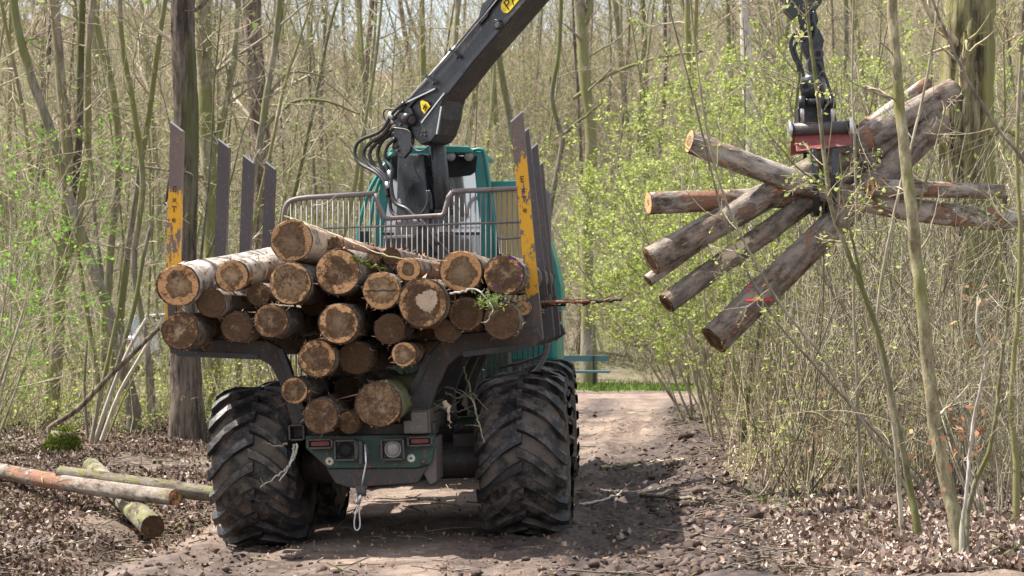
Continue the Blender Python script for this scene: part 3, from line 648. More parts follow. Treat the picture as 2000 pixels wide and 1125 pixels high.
# pins and bolt groups
def pin(px, py, r, off, ln, name, par, mat=M['black_gloss'], cap=None, dirn=CN):
    c = cp(px, py, off); m = MB(); m.tube([c - dirn * .02, c + dirn * ln * .85, c + dirn * ln], [r, r, r * .9], 16); o = m.build(name, mat, par, world=True)
    if cap: m = MB(); m.tube([c + dirn * ln, c + dirn * (ln + .012)], [r * .6, r * .5], 14); m.build('cap', cap, o, world=True)
c = cp(788, 228, .17); d2 = (cp(814, 239, .24) - c).normalized(); m = MB(); m.tube([c, c + d2 * .17], .066, 16); o = m.build('pin_housing', M['black_gloss'], boom, world=True)
m = MB(); m.tube([c + d2 * .172, c + d2 * .185], [.045, .04], 14); m.build('cap', M['steel_stake'], o, world=True)
pin(973, 48, .05, .16, .05, 'pin', boom, cap=M['dark_inside']); pin(978, 50, .03, .16, .065, 'pin', boom, M['steel_dark'])
for q in ((826, 257), (831, 257), (825, 264), (831, 265)): pin(*q, .010, .216, .02, 'bolt', boom, M['steel_stake'])
for q in ((770, 273), (775, 286), (777, 295), (769, 288), (783, 244)): pin(*q, .013, .20, .022, 'bolt', boom, M['steel_stake'])
# lift cylinder
m = MB(); a, b = cp(852, 268, -.12), cp(866, 412, -.12); m.tube([a, a + (b - a) * .06, a + (b - a) * .97, b], [.075, .092, .092, .07], 8); lc_ = m.build('lift_cylinder', M['black_paint'], FW, world=True)
m = MB(); m.tube([cp(846, 262, .02), cp(864, 262, -.3)], .055, 14); m.build('cylinder_pin', M['black_gloss'], lc_, world=True)
m = MB(); m.box(FW_I.inverted() @ V(867, 414, LC - .1), (.2, .16, .05)); m.build('cylinder_foot', M['black_paint'], lc_, world=True)
# stickers
def text_mesh(body, size, ext=.001):
    cu = bpy.data.curves.new('lettering', 'FONT'); cu.body = body; cu.size = size; cu.align_x = 'LEFT'; cu.extrude = ext; cu.space_character = 1.05; cu.shear = .0
    tmp = bpy.data.objects.new('lettering', cu); me = bpy.data.meshes.new_from_object(tmp); me.materials.clear(); me.materials.append(M['print_black']); bpy.data.objects.remove(tmp); return me
BD = (cp(1243, -352, .16) - cp(881, 98, .16)).normalized(); BU = CN.cross(BD) ; BU = BU if BU.z > 0 else -BU
st0 = cp(990, 34, .16) + CN * .003; L_, H_ = .98, .145
outl = []
for cx, a0 in ((H_ / 2, 90), (L_ - H_ / 2, -90)):
    for k in range(9): a = R(a0 + 180 * k / 8); outl.append(st0 + BD * (cx + H_ / 2 * math.cos(a)) + BU * (H_ * .62 + H_ / 2 * math.sin(a)))
m = MB(); m.prism(outl, CN * .003); stick = m.build('sticker', M['sticker_yellow'], boom, world=True)
te = obj('lettering', text_mesh('PALFINGER', .158), stick); p = st0 + BD * .055 + BU * (H_ * .62 - .057) + CN * .0045
te.matrix_local = FW_I @ Matrix(((BD.x, BU.x, CN.x, p.x), (BD.y, BU.y, CN.y, p.y), (BD.z, BU.z, CN.z, p.z), (0, 0, 0, 1)))
m = plate([(821, 198), (825, 196), (835, 200), (840, 208), (829, 222), (823, 215)], .196, .004); ws = m.build('warning_sticker', M['sticker_yellow'], boom, world=True)
m = MB(); m.tube([cp(825, 204, .2), cp(832, 211, .2)], .006, 5); m.tube([cp(831, 203, .2), cp(826, 213, .2)], .006, 5); m.tube([cp(834, 206, .2), cp(830, 216, .2)], .005, 5); m.build('warning_symbol', M['print_black'], ws, world=True)
# outer boom from the elbow, down to the rotator link
EL = (cp(1243, -352, 0) + cp(1300, -312, 0)) / 2
TIP = at(1568, 14, 18.87); TIP.z += .0
m = MB(); m.bar(EL - (TIP - EL).normalized() * .35 + Vector((0, 0, .05)), TIP + (EL - TIP) * .12, .22, .26); m.tube([EL + CN * .26, EL - CN * .26], .09, 16); m.bar(TIP + (EL - TIP) * .5, TIP, .15, .19)
m.build('outer_boom', M['boom_paint'], FW, world=True, bevel=.014)
m = MB(); a = cp(1100, -190, 0) + BU * .30; m.tube([a, EL + BU * .22], .07, 12); m.tube([EL + BU * .22, EL + (TIP - EL) * .2 + BU * .1], .04, 10); m.build('tilt_cylinder', M['black_paint'], FW, world=True)
# hoses looping out at the boom foot
HS = [[(790, 200), (766, 222), (745, 255), (704, 274), (693, 296), (702, 318), (735, 338), (752, 358), (757, 385)],
      [(792, 206), (770, 232), (750, 262), (722, 280), (710, 300), (722, 322), (742, 338), (756, 356), (760, 385)],
      [(770, 250), (752, 268), (735, 280), (722, 300), (730, 322), (746, 336), (757, 352), (762, 380)],
      [(772, 262), (750, 272), (738, 296), (742, 318), (752, 338), (760, 372), (764, 410), (778, 425)],
      [(772, 270), (757, 285), (752, 310), (766, 330), (764, 360), (772, 395), (795, 408), (812, 425)],
      [(776, 302), (757, 312), (760, 350), (768, 392), (800, 414), (830, 438), (856, 478)],
      [(765, 249), (799, 256), (803, 280), (812, 293), (826, 294), (838, 285)],
      [(796, 214), (776, 213), (756, 213), (749, 222), (753, 236), (762, 246)],
      [(834, 372), (836, 385), (834, 400), (824, 418)], [(838, 372), (841, 385), (843, 410)]]
for i, h in enumerate(HS):
    rr = .020 if i < 6 else .009 if i < 8 else .014
    off = .26 if i in (6,) else .22 - .03 * (i % 4)
    m = MB(); m.tube(catmull([cp(q[0], q[1], off) for q in h], 6), rr, 7); m.build('hose', M['hose_rubber'], FW, world=True)
for q, off in (((764, 226), .22), ((766, 236), .19), ((762, 340), .2), ((780, 396), .16), ((757, 362), .22)):
    m = MB(); m.tube([cp(q[0] - 2, q[1] - 6, off), cp(q[0] + 2, q[1] + 6, off)], .026, 8); m.build('hose_fitting', M['bright_steel'], FW, world=True)

# ---- rotator, link and grapple
GY = 18.87
g = lambda px, py, dy=0.: at(px, py, GY + dy)
def gpoly(pts, dy, th, mat, name, par, bev=.006):
    m = MB(); m.prism([g(px, py, dy) for px, py in pts], (0, th, 0)); return m.build(name, mat, par, world=True, bevel=bev)
gr = empty('grapple', parent=FW)
gpoly([(1532, -30), (1600, -30), (1606, 4), (1592, 22), (1574, 16), (1551, 36), (1534, 18)], -.10, .20, M['black_gloss'], 'boom_tip', gr)
gpoly([(1560, 10), (1592, 14), (1599, 40), (1590, 62), (1570, 60), (1560, 40)], -.08, .05, M['boom_paint'], 'link_plate', gr)
gpoly([(1562, 50), (1600, 56), (1610, 78), (1604, 112), (1580, 118), (1566, 92)], -.05, .12, M['black_paint'], 'link_plate', gr)
gpoly([(1586, 96), (1606, 98), (1612, 140), (1606, 160), (1580, 158), (1578, 120)], -.08, .14, M['black_paint'], 'link_plate', gr)
m = MB(); m.lathe([(0, .005), (0, .10), (.10, .115), (.20, .11), (.24, .07), (.24, .005)], 'z', 20, g(1588, 196)); m.lathe([(0, .005), (0, .14), (.05, .14), (.05, .005)], 'z', 20, g(1590, 206)); m.build('rotator', M['black_paint'], gr, world=True)
for c, dy in (((1571, 66), -.12), ((1598, 105), -.12), ((1573, 168), -.1)):
    m = MB(); p = g(*c, dy); m.tube([p, p + Vector((0, .05, 0))], .052, 16); o = m.build('pin', M['steel_stake'], gr, world=True); m = MB(); m.tube([p + Vector((0, -.012, 0)), p], .025, 12); m.build('cap', M['dark_inside'], o, world=True)
for h in ([(1557, 66), (1546, 80), (1548, 104), (1556, 122), (1560, 140)], [(1562, 74), (1552, 92), (1558, 115), (1566, 130)], [(1590, 22), (1588, 40), (1594, 60), (1586, 90)], [(1580, 24), (1578, 48), (1584, 70)], [(1554, 60), (1543, 84), (1552, 116), (1564, 128), (1570, 150)], [(1600, 120), (1612, 150), (1622, 180), (1628, 205)]):
    m = MB(); m.tube(catmull([g(q[0], q[1], -.14) for q in h], 5), .014, 6); m.build('hose', M['hose_rubber'], gr, world=True)
# grapple body: yoke, bright cylinder rods, grey drum, red jaws closed round the logs
gpoly([(1558, 212), (1580, 192), (1606, 190), (1628, 204), (1636, 240), (1560, 244)], -.02, .16, M['black_paint'], 'yoke', gr)
for px in (1568, 1603, 1627):
    m = MB(); m.tube([g(px - 2, 196, -.12), g(px, 242, -.12)], .020, 10); m.build('cylinder_rod', M['bright_steel'], gr, world=True)
for px in (1568, 1603, 1627):
    m = MB(); m.tube([g(px - 2, 188, -.12), g(px - 1, 212, -.12)], .032, 10); m.build('cylinder_eye', M['black_gloss'], gr, world=True)
m = MB(); m.tube([g(1546, 254, -.10), g(1657, 249, -.10)], .062, 20); dr = m.build('drum', M['steel_stake'], gr, world=True)
for px, py in ((1546, 254), (1657, 249)):
    m = MB(); e = g(px, py, -.10); s = Vector((1 if px > 1600 else -1, 0, 0)); m.tube([e, e + s * .03], .078, 20); m.build('drum_flange', M['bright_steel'], dr, world=True)
gpoly([(1546, 246), (1654, 239), (1660, 246), (1548, 252)], -.02, .20, M['red_paint'], 'jaw_top', gr)
def jaw(sy):
    prof = [(sy * .10, .02), (sy * .23, -.145), (sy * .30, -.38), (sy * .27, -.58), (sy * .16, -.70), (sy * .06, -.74)]
    base = g(1602, 262, .0); x0, x1 = -.25, .26; jo = None
    for i in range(len(prof) - 1):
        (y0, z0), (y1, z1) = prof[i], prof[i + 1]; w0 = 1 - .11 * i; w1 = 1 - .11 * (i + 1)
        if i < 2: m = MB()
        if i == 0: xr = [(x0, x1)]
        else: xr = [(x0 * w0 * .55, x0 * w0 * .55 + .055), (x1 * w0 * .55 - .055, x1 * w0 * .55)]
        for a, b in xr:
            q = [base + Vector((a, y0, z0)), base + Vector((b, y0, z0)), base + Vector((b * .97, y1, z1 + (.03 if i == 0 and b > .1 else 0))), base + Vector((a * .97, y1, z1 - (.03 if i == 0 else 0)))]; m.prism(q, (0, sy * -.035, .01))
        if i == 0: jo = m.build('jaw', M['red_paint'], gr, world=True, bevel=.006)
    m.build('jaw_arm', M['black_paint'], jo, world=True)
jaw(-1); jaw(1)

# ---- front unit: cab, hood, panel
LYC = 4.95
cq = lambda px, py, ly=LYC: V(px, py, ly)
m = MB(); m.box((0, 5.9, 1.05), (.8, 2.9, .5)); m.box((0, 4.3, 1.0), (.4, 1.2, .3)); m.tube([(-.8, 5.7, .66), (.8, 5.7, .66)], .17, 12); m.box((-.2, 4.9, 1.35), (1.7, .5, .5)); m.build('front_chassis', M['teal_dark'], FW, bevel=.02)
m = MB(); m.box((.35, 6.9, 1.75), (1.5, 1.6, .9)); m.build('hood', M['teal_paint'], FW, bevel=.06)
m = MB(); m.prism([cq(1072, 462, 5.9), cq(1088, 520, 5.9), cq(1096, 560, 5.9), cq(1097, 606, 5.9), cq(1062, 606, 5.9), cq(1050, 420, 5.9)], (0, .9, 0)); fen = m.build('side_fender', M['teal_paint'], FW, bevel=.01)
m = MB(); m.prism([cq(1072, 500, 5.89), cq(1084, 540, 5.89), cq(1082, 556, 5.89), cq(1072, 548, 5.89)], (0, -.005, 0)); m.build('vent', M['dark_inside'], fen)
m = MB(); m.prism([cq(1088, 608, 5.88), cq(1096, 608, 5.88), cq(1096, 628, 5.88), cq(1088, 628, 5.88)], (0, .03, 0)); m.build('tail_lamp', M['lamp_red'], fen)
m = MB(); m.prism([cq(962, 372, 5.3), cq(1030, 368, 5.3), cq(1030, 640, 5.3), cq(968, 640, 5.3)], (0, .04, 0)); pan = m.build('rear_panel', M['yellow_panel'], FW, bevel=.01)
m = MB(); m.bar(cq(952, 361, 5.28), cq(1034, 358, 5.28), .10, .07); m.bar(cq(960, 366, 5.3), cq(972, 640, 5.3), .05, .05); m.bar(cq(1031, 360, 5.3), cq(1034, 640, 5.3), .05, .05); m.build('panel_frame', M['teal_paint'], pan, bevel=.01)
# cab: pillars, glass, roof, lamps
cab = empty('cab', parent=FW)
def ptube(a, b, w, h, name='pillar', mat=M['teal_paint'], up=(0, 1, 0)):
    m = MB(); m.bar(a, b, w, h, up); return m.build(name, mat, cab, bevel=.012)
ptube(cq(735, 640), cq(740, 450), .10, .10); ptube(cq(740, 452), cq(761, 300), .10, .10)
ptube(cq(955, 640), cq(951, 450), .15, .10); ptube(cq(951, 452), cq(936, 296), .13, .10)
ptube(cq(972, 640, 5.3), cq(967, 480, 5.3), .06, .06); ptube(cq(967, 480, 5.3), cq(947, 300, 5.3), .06, .06)
for dx in (-.6, .62):
    ptube(Vector((dx, 6.3, 1.6)), Vector((dx * .9, 6.2, 3.25)), .09, .09)
m = MB(); m.prism([cq(760, 292), cq(766, 287), cq(915, 285), cq(921, 290), cq(946, 294), cq(946, 304), cq(760, 304)], (0, 1.35, 0)); m.build('roof', M['teal_paint'], cab, bevel=.02)
m = MB(); m.prism([cq(858, 284, LYC - .22), cq(916, 286, LYC - .22), cq(922, 293, LYC - .22), cq(922, 298, LYC - .22), cq(858, 298, LYC - .22)], (0, .215, 0)); m.build('roof_visor', M['teal_paint'], cab, bevel=.008)
m = MB(); m.prism([cq(766, 305, LYC - .06), cq(932, 305, LYC - .06), cq(929, 334, LYC - .06), cq(918, 342, LYC - .06), cq(885, 346, LYC - .06), cq(766, 348, LYC - .06)], (0, .03, 0)); m.build('recess_shade', M['dark_inside'], cab)  # dark sheet before the glass, standing in for shade under the roof
for px in (881, 916):
    c = cq(px, 305, LYC - .2); m = MB(); m.lathe([(.10, .02), (.06, .05), (0, .06), (-.008, .054)][::-1], 'y', 20, c); o = m.build('work_lamp', M['black_gloss'], cab)
    m = MB(); m.lathe([(-.012, .0005), (-.008, .03), (.0, .052)], 'y', 20, c + Vector((0, .002, 0))); m.build('lens', M['lamp_glass'], o)
m = MB(); m.prism([cq(763, 305, LYC - .02), cq(932, 303, LYC - .02), cq(947, 455, LYC + .0), cq(744, 455, LYC + .0)], (0, .012, 0)); m.build('rear_window', M['window_glass'], cab)
m = MB(); m.prism([cq(744, 458), cq(948, 458), cq(950, 600), cq(740, 600)], (0, .012, 0)); m.build('lower_window', M['clear_glass'], cab)
m = MB(); m.bar(cq(742, 457), cq(949, 456), .02, .03); m.build('window_rail', M['black_paint'], cab)
m = MB(); m.prism([cq(737, 602), cq(957, 602), cq(957, 680), cq(737, 680)], (0, 1.3, 0)); m.build('cab_body', M['teal_paint'], cab, bevel=.02)
m = MB(); m.prism([Vector((-.58, 6.32, 1.75)), Vector((.6, 6.32, 1.75)), Vector((.55, 6.22, 3.2)), Vector((-.53, 6.22, 3.2))], (0, .012, 0)); m.build('front_window', M['window_glass'], cab)
for sx in (-1, 1):
    m = MB(); m.prism([Vector((sx * .60 + .01, 5.0, 1.8)), Vector((sx * .60 + .01, 6.25, 1.8)), Vector((sx * .52 + .01, 6.15, 3.2)), Vector((sx * .50 + .01, 5.05, 3.2))], (.01, 0, 0)); m.build('side_window', M['window_glass'], cab)
for q in ([(765, 300, 4.93), (746, 330, 4.75), (722, 372, 4.7), (704, 430, 4.7), (700, 470, 4.7), (702, 600, 4.7)], [(752, 330, 4.9), (735, 370, 4.9), (724, 430, 4.9), (720, 470, 4.9), (722, 600, 4.9)]):
    m = MB(); m.tube(catmull([cq(*p) for p in q], 5), .022, 7); m.build('guard_rail', M['teal_paint'], cab)
m = MB(); m.tube(catmull([cq(921, 294, 4.9), cq(938, 292, 4.88), (cq(947, 304, 4.88)), cq(958, 380, 4.88), cq(966, 460, 4.88), cq(970, 600, 4.88)], 5), .02, 7); m.build('guard_rail', M['teal_paint'], cab)
m = MB(); m.box(cq(712, 462, 4.8), (.14, .1, .12)); m.build('mirror', M['black_paint'], cab, bevel=.01)
m = MB(); m.bar(cq(905, 460, 5.35), cq(905, 600, 5.35), .09, .4); m.box(cq(880, 505, 5.75), (.46, .12, .75)); m.box(cq(885, 540, 5.5), (.48, .46, .12)); m.build('operator_seat', M['dark_inside'], cab, bevel=.02)

# ---- operator seated in the cab, facing the load
def skin_body(name, chains, mat, parent, sub=1):
    vs, es, rs = [], [], []
    key = {}
    def vid(p, r):
        k = tuple(round(q, 4) for q in p)
        if k not in key: key[k] = len(vs); vs.append(tuple(p)); rs.append(r)
        return key[k]
    for ch in chains:
        pr = None
        for p, r in ch:
            i = vid(p, r)
            if pr is not None: es.append((pr, i))
            pr = i
    me = bpy.data.meshes.new(name); me.from_pydata(vs, es, []); me.materials.append(mat)
    o = obj(name, me, parent); md = o.modifiers.new('skin', 'SKIN'); md.use_smooth_shade = True
    for i, sv in enumerate(me.skin_vertices[0].data): sv.radius = (rs[i], rs[i]); sv.use_root = i == 0
    sb = o.modifiers.new('sub', 'SUBSURF'); sb.levels = sub; sb.render_levels = sub + 1
    return o
hip = FW_M @ (cq(884, 522, 5.55))
op = empty('person', hip, (0, 0, R(-4)))
tag(op, 'seated person in dark blue work clothes behind the cab window', 'person')
k = [  # local frame: faces -Y (the load)
    [((0, 0, .06), .13), ((-.02, -.03, .25), .14), ((-.05, -.05, .44), .15), ((-.07, -.05, .53), .07), ((-.08, -.06, .58), .055)],
    [((-.05, -.05, .44), .15), ((.13, -.04, .43), .075), ((.20, -.10, .24), .052), ((.14, -.30, .16), .042)],
    [((-.05, -.05, .44), .15), ((-.23, -.04, .43), .075), ((-.30, -.10, .24), .052), ((-.20, -.30, .16), .042)]]
skin_body('jacket', k, M['jacket_blue'], op)
skin_body('trousers', [[((0, 0, .05), .13), ((.10, -.08, .03), .095), ((.13, -.40, .06), .072), ((.13, -.46, -.30), .05)], [((0, 0, .05), .13), ((-.10, -.08, .03), .095), ((-.13, -.40, .06), .072), ((-.13, -.46, -.30), .05)]], M['jeans_blue'], op)
hd = skin_body('head', [[((-.08, -.06, .55), .05), ((-.085, -.075, .63), .075), ((-.085, -.085, .70), .095), ((-.085, -.08, .77), .08)], [((-.085, -.085, .70), .095), ((-.085, -.185, .685), .016)], [((-.085, -.085, .70), .095), ((.015, -.07, .70), .014)], [((-.085, -.085, .70), .095), ((-.185, -.07, .70), .014)]], M['skin'], op)
m = MB(); c = Vector((-.085, -.066, .725)); prof = [(.102 * math.sin(R(a)), c.z + .105 * math.cos(R(a))) for a in range(1, 100, 14)]
m.lathe([(z - 0, r) for r, z in prof], 'z', 18, (c.x, c.y, 0)); m.build('hair', M['hair_brown'], op)
for sx in (-1, 1):
    m = MB(); e = Vector((-.085 + sx * .034, -.172, .715)); m.lathe([(-.01, .001), (-.007, .009), (0, .012)], 'y', 8, e); m.build('eye', M['print_black'], op)
m = MB(); m.tube([Vector((-.11, -.166, .64)), Vector((-.085, -.172, .637)), Vector((-.06, -.166, .64))], .006, 6); m.build('mouth', M['spray_red'], op)
for sx, wx in ((1, .14), (-1, -.20)):
    h = [[((wx, -.29, .16), .036), ((wx, -.36, .15), .038)]]
    for j in range(4): h.append([((wx, -.36, .15), .038), ((wx + (j - 1.5) * .02, -.40, .145 - .004 * j), .010), ((wx + (j - 1.5) * .021, -.425 - (.006 if j in (1, 2) else 0), .12), .009), ((wx + (j - 1.5) * .02, -.41, .095), .008)])
    h.append([((wx, -.36, .15), .038), ((wx - sx * .04, -.36, .135), .011), ((wx - sx * .035, -.40, .115), .009)])
    skin_body('hand', h, M['skin'], op)
for sx, wx in ((1, .14), (-1, -.20)):
    m = MB(); p = FW_I @ op.matrix_basis @ Vector((wx, -.40, .11)); m.tube([p + Vector((0, 0, -.32)), p + Vector((0, 0, .05))], [.018, .022], 10); m.build('joystick', M['black_paint'], cab)
# ================================================================== logs
def log_obj(p0, p1, r0, r1, label, group=None, core=.62, dark=.3, light=-1., pale=.3, peel=.15, bare=0., mossy=0., bend=None, seed=0, cat='log', name='log', oval=1.0, nt=22, rough=1.0, ends=True):
    p0, p1 = Vector(p0), Vector(p1); L = (p1 - p0).length; d = (p1 - p0).normalized()
    z = Vector((0, 0, 1)); x = d.cross(z).normalized(); z = x.cross(d)
    rot = Matrix((x, d, z)).transposed().to_4x4()
    rg = np.random.default_rng(seed + 100); na = 36
    a = np.linspace(0, 2 * np.pi, na, endpoint=False); tt = np.linspace(0, 1, nt)
    ph = rg.random(6) * 6.28; am = rg.normal(0, 1, 6)
    base = 1 + .030 * am[0] * np.cos(2 * a + ph[0]) + .016 * am[1] * np.cos(3 * a + ph[1]) + .008 * am[2] * np.cos(5 * a + ph[2]) + .012 * rg.normal(0, 1, na) * rough
    A, T = np.meshgrid(a, tt)
    kn = 0
    for _ in range(6):
        kt, ka = rg.random(), rg.random() * 6.28; kn = kn + .16 * np.exp(-((T - kt) * L / .10) ** 2 - ((np.angle(np.exp(1j * (A - ka)))) / .35) ** 2)
    rad = (r0 + (r1 - r0) * T) * (base[None] + .045 * rough * (fbm(np.cos(A) * 2.2 + seed, np.sin(A) * 2.2 + T * L * 2.3, 4)) * 2 * np.minimum(1, T * 8) + kn * np.minimum(1, T * 10) * rough)
    bx = bz = 0
    if bend is not None: bx = bend[0] * np.sin(np.pi * T); bz = bend[1] * np.sin(np.pi * T)
    v = np.stack([rad * np.cos(A) + bx, T * L, rad * np.sin(A) * oval + bz], -1).reshape(-1, 3)
    i = np.arange(nt * na).reshape(nt, na); f = np.stack([i[:-1], np.roll(i, -1, 1)[:-1], np.roll(i, -1, 1)[1:], i[1:]], -1).reshape(-1, 4)
    me = np_mesh('log', v, f, M['log_bark']); o = obj(name, me); o.matrix_world = Matrix.Translation(p0) @ rot
    tag(o, label, cat, group)
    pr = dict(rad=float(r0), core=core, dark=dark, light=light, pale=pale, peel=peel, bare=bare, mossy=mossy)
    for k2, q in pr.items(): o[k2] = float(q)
    if ends:
        # torn bark fringe round the near rim, and loose slivers along the log
        ns_ = 34; an = rg.random(ns_) * 6.28; ln = rg.gamma(2., .012, ns_) * min(1.4, r0 / .12); w_ = rg.uniform(.003, .010, ns_); up_ = rg.normal(0, .5, ns_)
        er = np.stack([np.cos(an), 0 * an, np.sin(an)], 1); et = np.stack([-np.sin(an), 0 * an, np.cos(an)], 1); b_ = er * (r0 * .97) * np.array([1, 1, oval]) + np.array([0, .004, 0])
        tip = b_ + er * (ln * .7 * np.abs(up_))[:, None] + np.array([0, -1., 0]) * (ln * rg.uniform(.1, .9, ns_))[:, None] + et * (ln * up_ * .6)[:, None]
        sv = np.stack([b_ - et * w_[:, None], b_ + et * w_[:, None], tip], 1)
        n2_ = 40; t2 = rg.random(n2_) * min(1., 2.2 / L); a2 = rg.random(n2_) * 6.28; l2 = rg.gamma(2., .03, n2_); er2 = np.stack([np.cos(a2), 0 * a2, np.sin(a2)], 1); et2 = np.stack([-np.sin(a2), 0 * a2, np.cos(a2)], 1)
        bx2 = (bend[0] * np.sin(np.pi * t2) if bend is not None else 0 * t2); bz2 = (bend[1] * np.sin(np.pi * t2) if bend is not None else 0 * t2)
        q_ = er2 * (r0 + (r1 - r0) * t2)[:, None] * np.array([1, 1, oval]) + np.stack([bx2, t2 * L, bz2], 1); tp2 = q_ + er2 * (l2 * .35)[:, None] + np.stack([0 * l2, rg.choice([-1, 1], n2_) * l2, 0 * l2], 1) + et2 * (l2 * .3 * rg.normal(0, 1, n2_))[:, None]
        w2 = rg.uniform(.006, .016, n2_)[:, None]; sv2 = np.stack([q_ - et2 * w2, q_ + et2 * w2, tp2], 1)
        vv_ = np.concatenate([sv, sv2]).reshape(-1, 3); nt_ = ns_ + n2_
        tb = obj('torn_bark', np_mesh('torn_bark', vv_, np.arange(nt_ * 3).reshape(-1, 3), [M['broken_wood'], M['split_wood'], M['log_bark']], False, rg.choice([0, 1, 2], nt_, p=[.25, .35, .4])), o); tb['kind'] = 'stuff'
        for k2, q in pr.items(): tb[k2] = float(q)
        for e in (0, 1):
            rr = rad[0 if e == 0 else -1]; yy = -.004 if e == 0 else L + .004; rl = np.array([0, .3, .55, .75, .9, .985]); ww = rg.normal(0, 1, (len(rl), na)) * .0025
            vs = [[rr[k] * q * np.cos(a[k]), yy + (ww[j, k] if 0 < j < 5 else 0) * (1 if e else -1), rr[k] * q * np.sin(a[k]) * oval] for j, q in enumerate(rl[1:], 1) for k in range(na)]
            vs += [[rr[k] * 1.0 * np.cos(a[k]), yy + (.012 if e == 0 else -.012), rr[k] * np.sin(a[k]) * oval] for k in range(na)]
            vs.append([0, yy, 0]); n_ = len(rl); fq = []
            for j in range(n_ - 1):
                for k in range(na): q = (j * na + k, j * na + (k + 1) % na, (j + 1) * na + (k + 1) % na, (j + 1) * na + k); fq.append(q[::-1] if e == 0 else q)
            ft = [(k, (k + 1) % na, len(vs) - 1)[::(1 if e == 0 else -1)] for k in range(na)]
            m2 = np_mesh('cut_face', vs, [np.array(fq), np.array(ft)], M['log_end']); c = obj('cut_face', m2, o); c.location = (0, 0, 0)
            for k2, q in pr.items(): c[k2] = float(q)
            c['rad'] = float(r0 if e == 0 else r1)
    return o
LOADG = 'logs stacked on the forwarder'
VPX, VPY = 1291, 600
# px, py, radius px, depth ly, label, options
LOADS = [
 (348, 557, 43, -1.42, 'thick pale barked log lying at the left end of the top row', dict(far=(562, 508, 2.6), pale=1., peel=.0, core=.60, dark=.25, bare=.15)),
 (453, 539, 33, -1.35, 'white barked log with red peeling strips, beside the left end of the load', dict(far=(606, 506, 2.6), pale=1., peel=.45, core=.66, dark=.2)),
 (413, 592, 29.5, -1.30, 'small dark ended log wedged under the two white barked logs', dict(pale=.6, core=.9, dark=.95)),
 (352, 647, 37, -1.38, 'wet orange brown log in the lower left corner above the bunk arm', dict(core=.78, dark=.55, peel=.3)),
 (463, 639, 31, -1.22, 'dark ended log resting on the left bunk arm beside the orange brown one', dict(core=.85, dark=.75)),
 (505, 575, 23, -1.18, 'small brown log tucked below the white barked log', dict(core=.8, dark=.7)),
 (529.5, 626, 34.5, -1.30, 'pale barked log sitting where the left bunk arm bends down', dict(core=.72, dark=.5, pale=.5)),
 (569.5, 469.5, 43, -1.25, 'log on the very top of the load with a bare white flank', dict(far=(700, 508, 2.2), core=.74, dark=.15, bare=.9)),
 (567, 553.5, 42.5, -1.33, 'big brown hearted log directly under the topmost log', dict(core=.80, dark=.3)),
 (660, 531, 45, -1.28, 'big log with a thin orange rim right of the topmost log', dict(core=.58, dark=.45)),
 (661, 632, 40, -1.36, 'rough barked log in the middle of the load above two lower logs', dict(core=.72, dark=.35)),
 (619, 700, 38, -1.30, 'log with white flecks and a pale top rim, left in the narrow part', dict(core=.70, dark=.45)),
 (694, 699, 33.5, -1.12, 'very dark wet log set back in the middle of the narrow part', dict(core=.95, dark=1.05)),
 (575, 763, 26.5, -1.26, 'small hollow looking log pressed against the left bunk leg', dict(core=.80, dark=.35, peel=.3)),
 (627, 813, 35, -1.25, 'dull brown log at the bottom left above the rear lamps', dict(core=.95, dark=.5)),
 (682, 825, 22, -1.12, 'thin log squeezed between the two bottom logs', dict(core=.9, dark=.6)),
 (739, 790, 46, -1.38, 'big mossy log at the bottom of the load with a mottled end', dict(core=.95, dark=.42, mossy=.6)),
 (789, 692, 25, -1.30, 'splintered log with a torn bright end beside the right bunk leg', dict(core=.7, dark=.25, peel=.5)),
 (745, 568, 38, -1.27, 'log split by a crack straight across its end', dict(core=.72, dark=.25)),
 (761.5, 643, 31, -1.26, 'dark log below the log with the pale heart patch', dict(core=.9, dark=.8)),
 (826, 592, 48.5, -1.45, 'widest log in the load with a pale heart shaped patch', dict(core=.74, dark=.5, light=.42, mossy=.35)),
 (798, 525, 24, -1.15, 'small log with a round brown heart and pale torn bark', dict(core=.5, dark=.15, peel=.8, pale=.6)),
 (900.5, 529.5, 42.5, -1.30, 'clean cut log with a jagged brown heart near the crane side', dict(core=.66, dark=.0)),
 (984, 536, 40, -1.34, 'log marked with purple paint on its end, next to the yellow stake', dict(core=.68, dark=.6)),
 (910.5, 613, 34, -1.24, 'dark red rimmed log under the clean cut one', dict(core=.8, dark=.75, peel=.3)),
 (980, 627, 36, -1.36, 'mossy log with a blackened end beside the right stake foot', dict(core=.85, dark=.8, mossy=.5)),
 (869, 646, 22, -1.22, 'small grey ended log lying on the right bunk arm', dict(core=.95, dark=.85, pale=.6)),
 (730.5, 500, 14.5, -.9, 'thinnest round log poking out behind the middle of the load', dict(core=.9, dark=.6)),
 (765, 501, 18, -.85, 'thin dark red log beside the thinnest one', dict(core=.9, dark=.7)),
 (652, 482, 20, -.55, 'red barked log behind the topmost log', dict(far=(775, 508, 2.4), core=.8, dark=.4, peel=1., pale=.5)),
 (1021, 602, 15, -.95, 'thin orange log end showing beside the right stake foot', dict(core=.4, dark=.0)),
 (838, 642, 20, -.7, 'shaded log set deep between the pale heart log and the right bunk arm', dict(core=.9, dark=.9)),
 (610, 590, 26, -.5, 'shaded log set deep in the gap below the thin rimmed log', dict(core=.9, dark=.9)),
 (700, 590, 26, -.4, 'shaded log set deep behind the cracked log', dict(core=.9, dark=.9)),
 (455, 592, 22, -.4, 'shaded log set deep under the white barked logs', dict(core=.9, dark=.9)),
 (680, 765, 30, -.3, 'shaded log set deep above the bottom logs', dict(core=.9, dark=.9))]
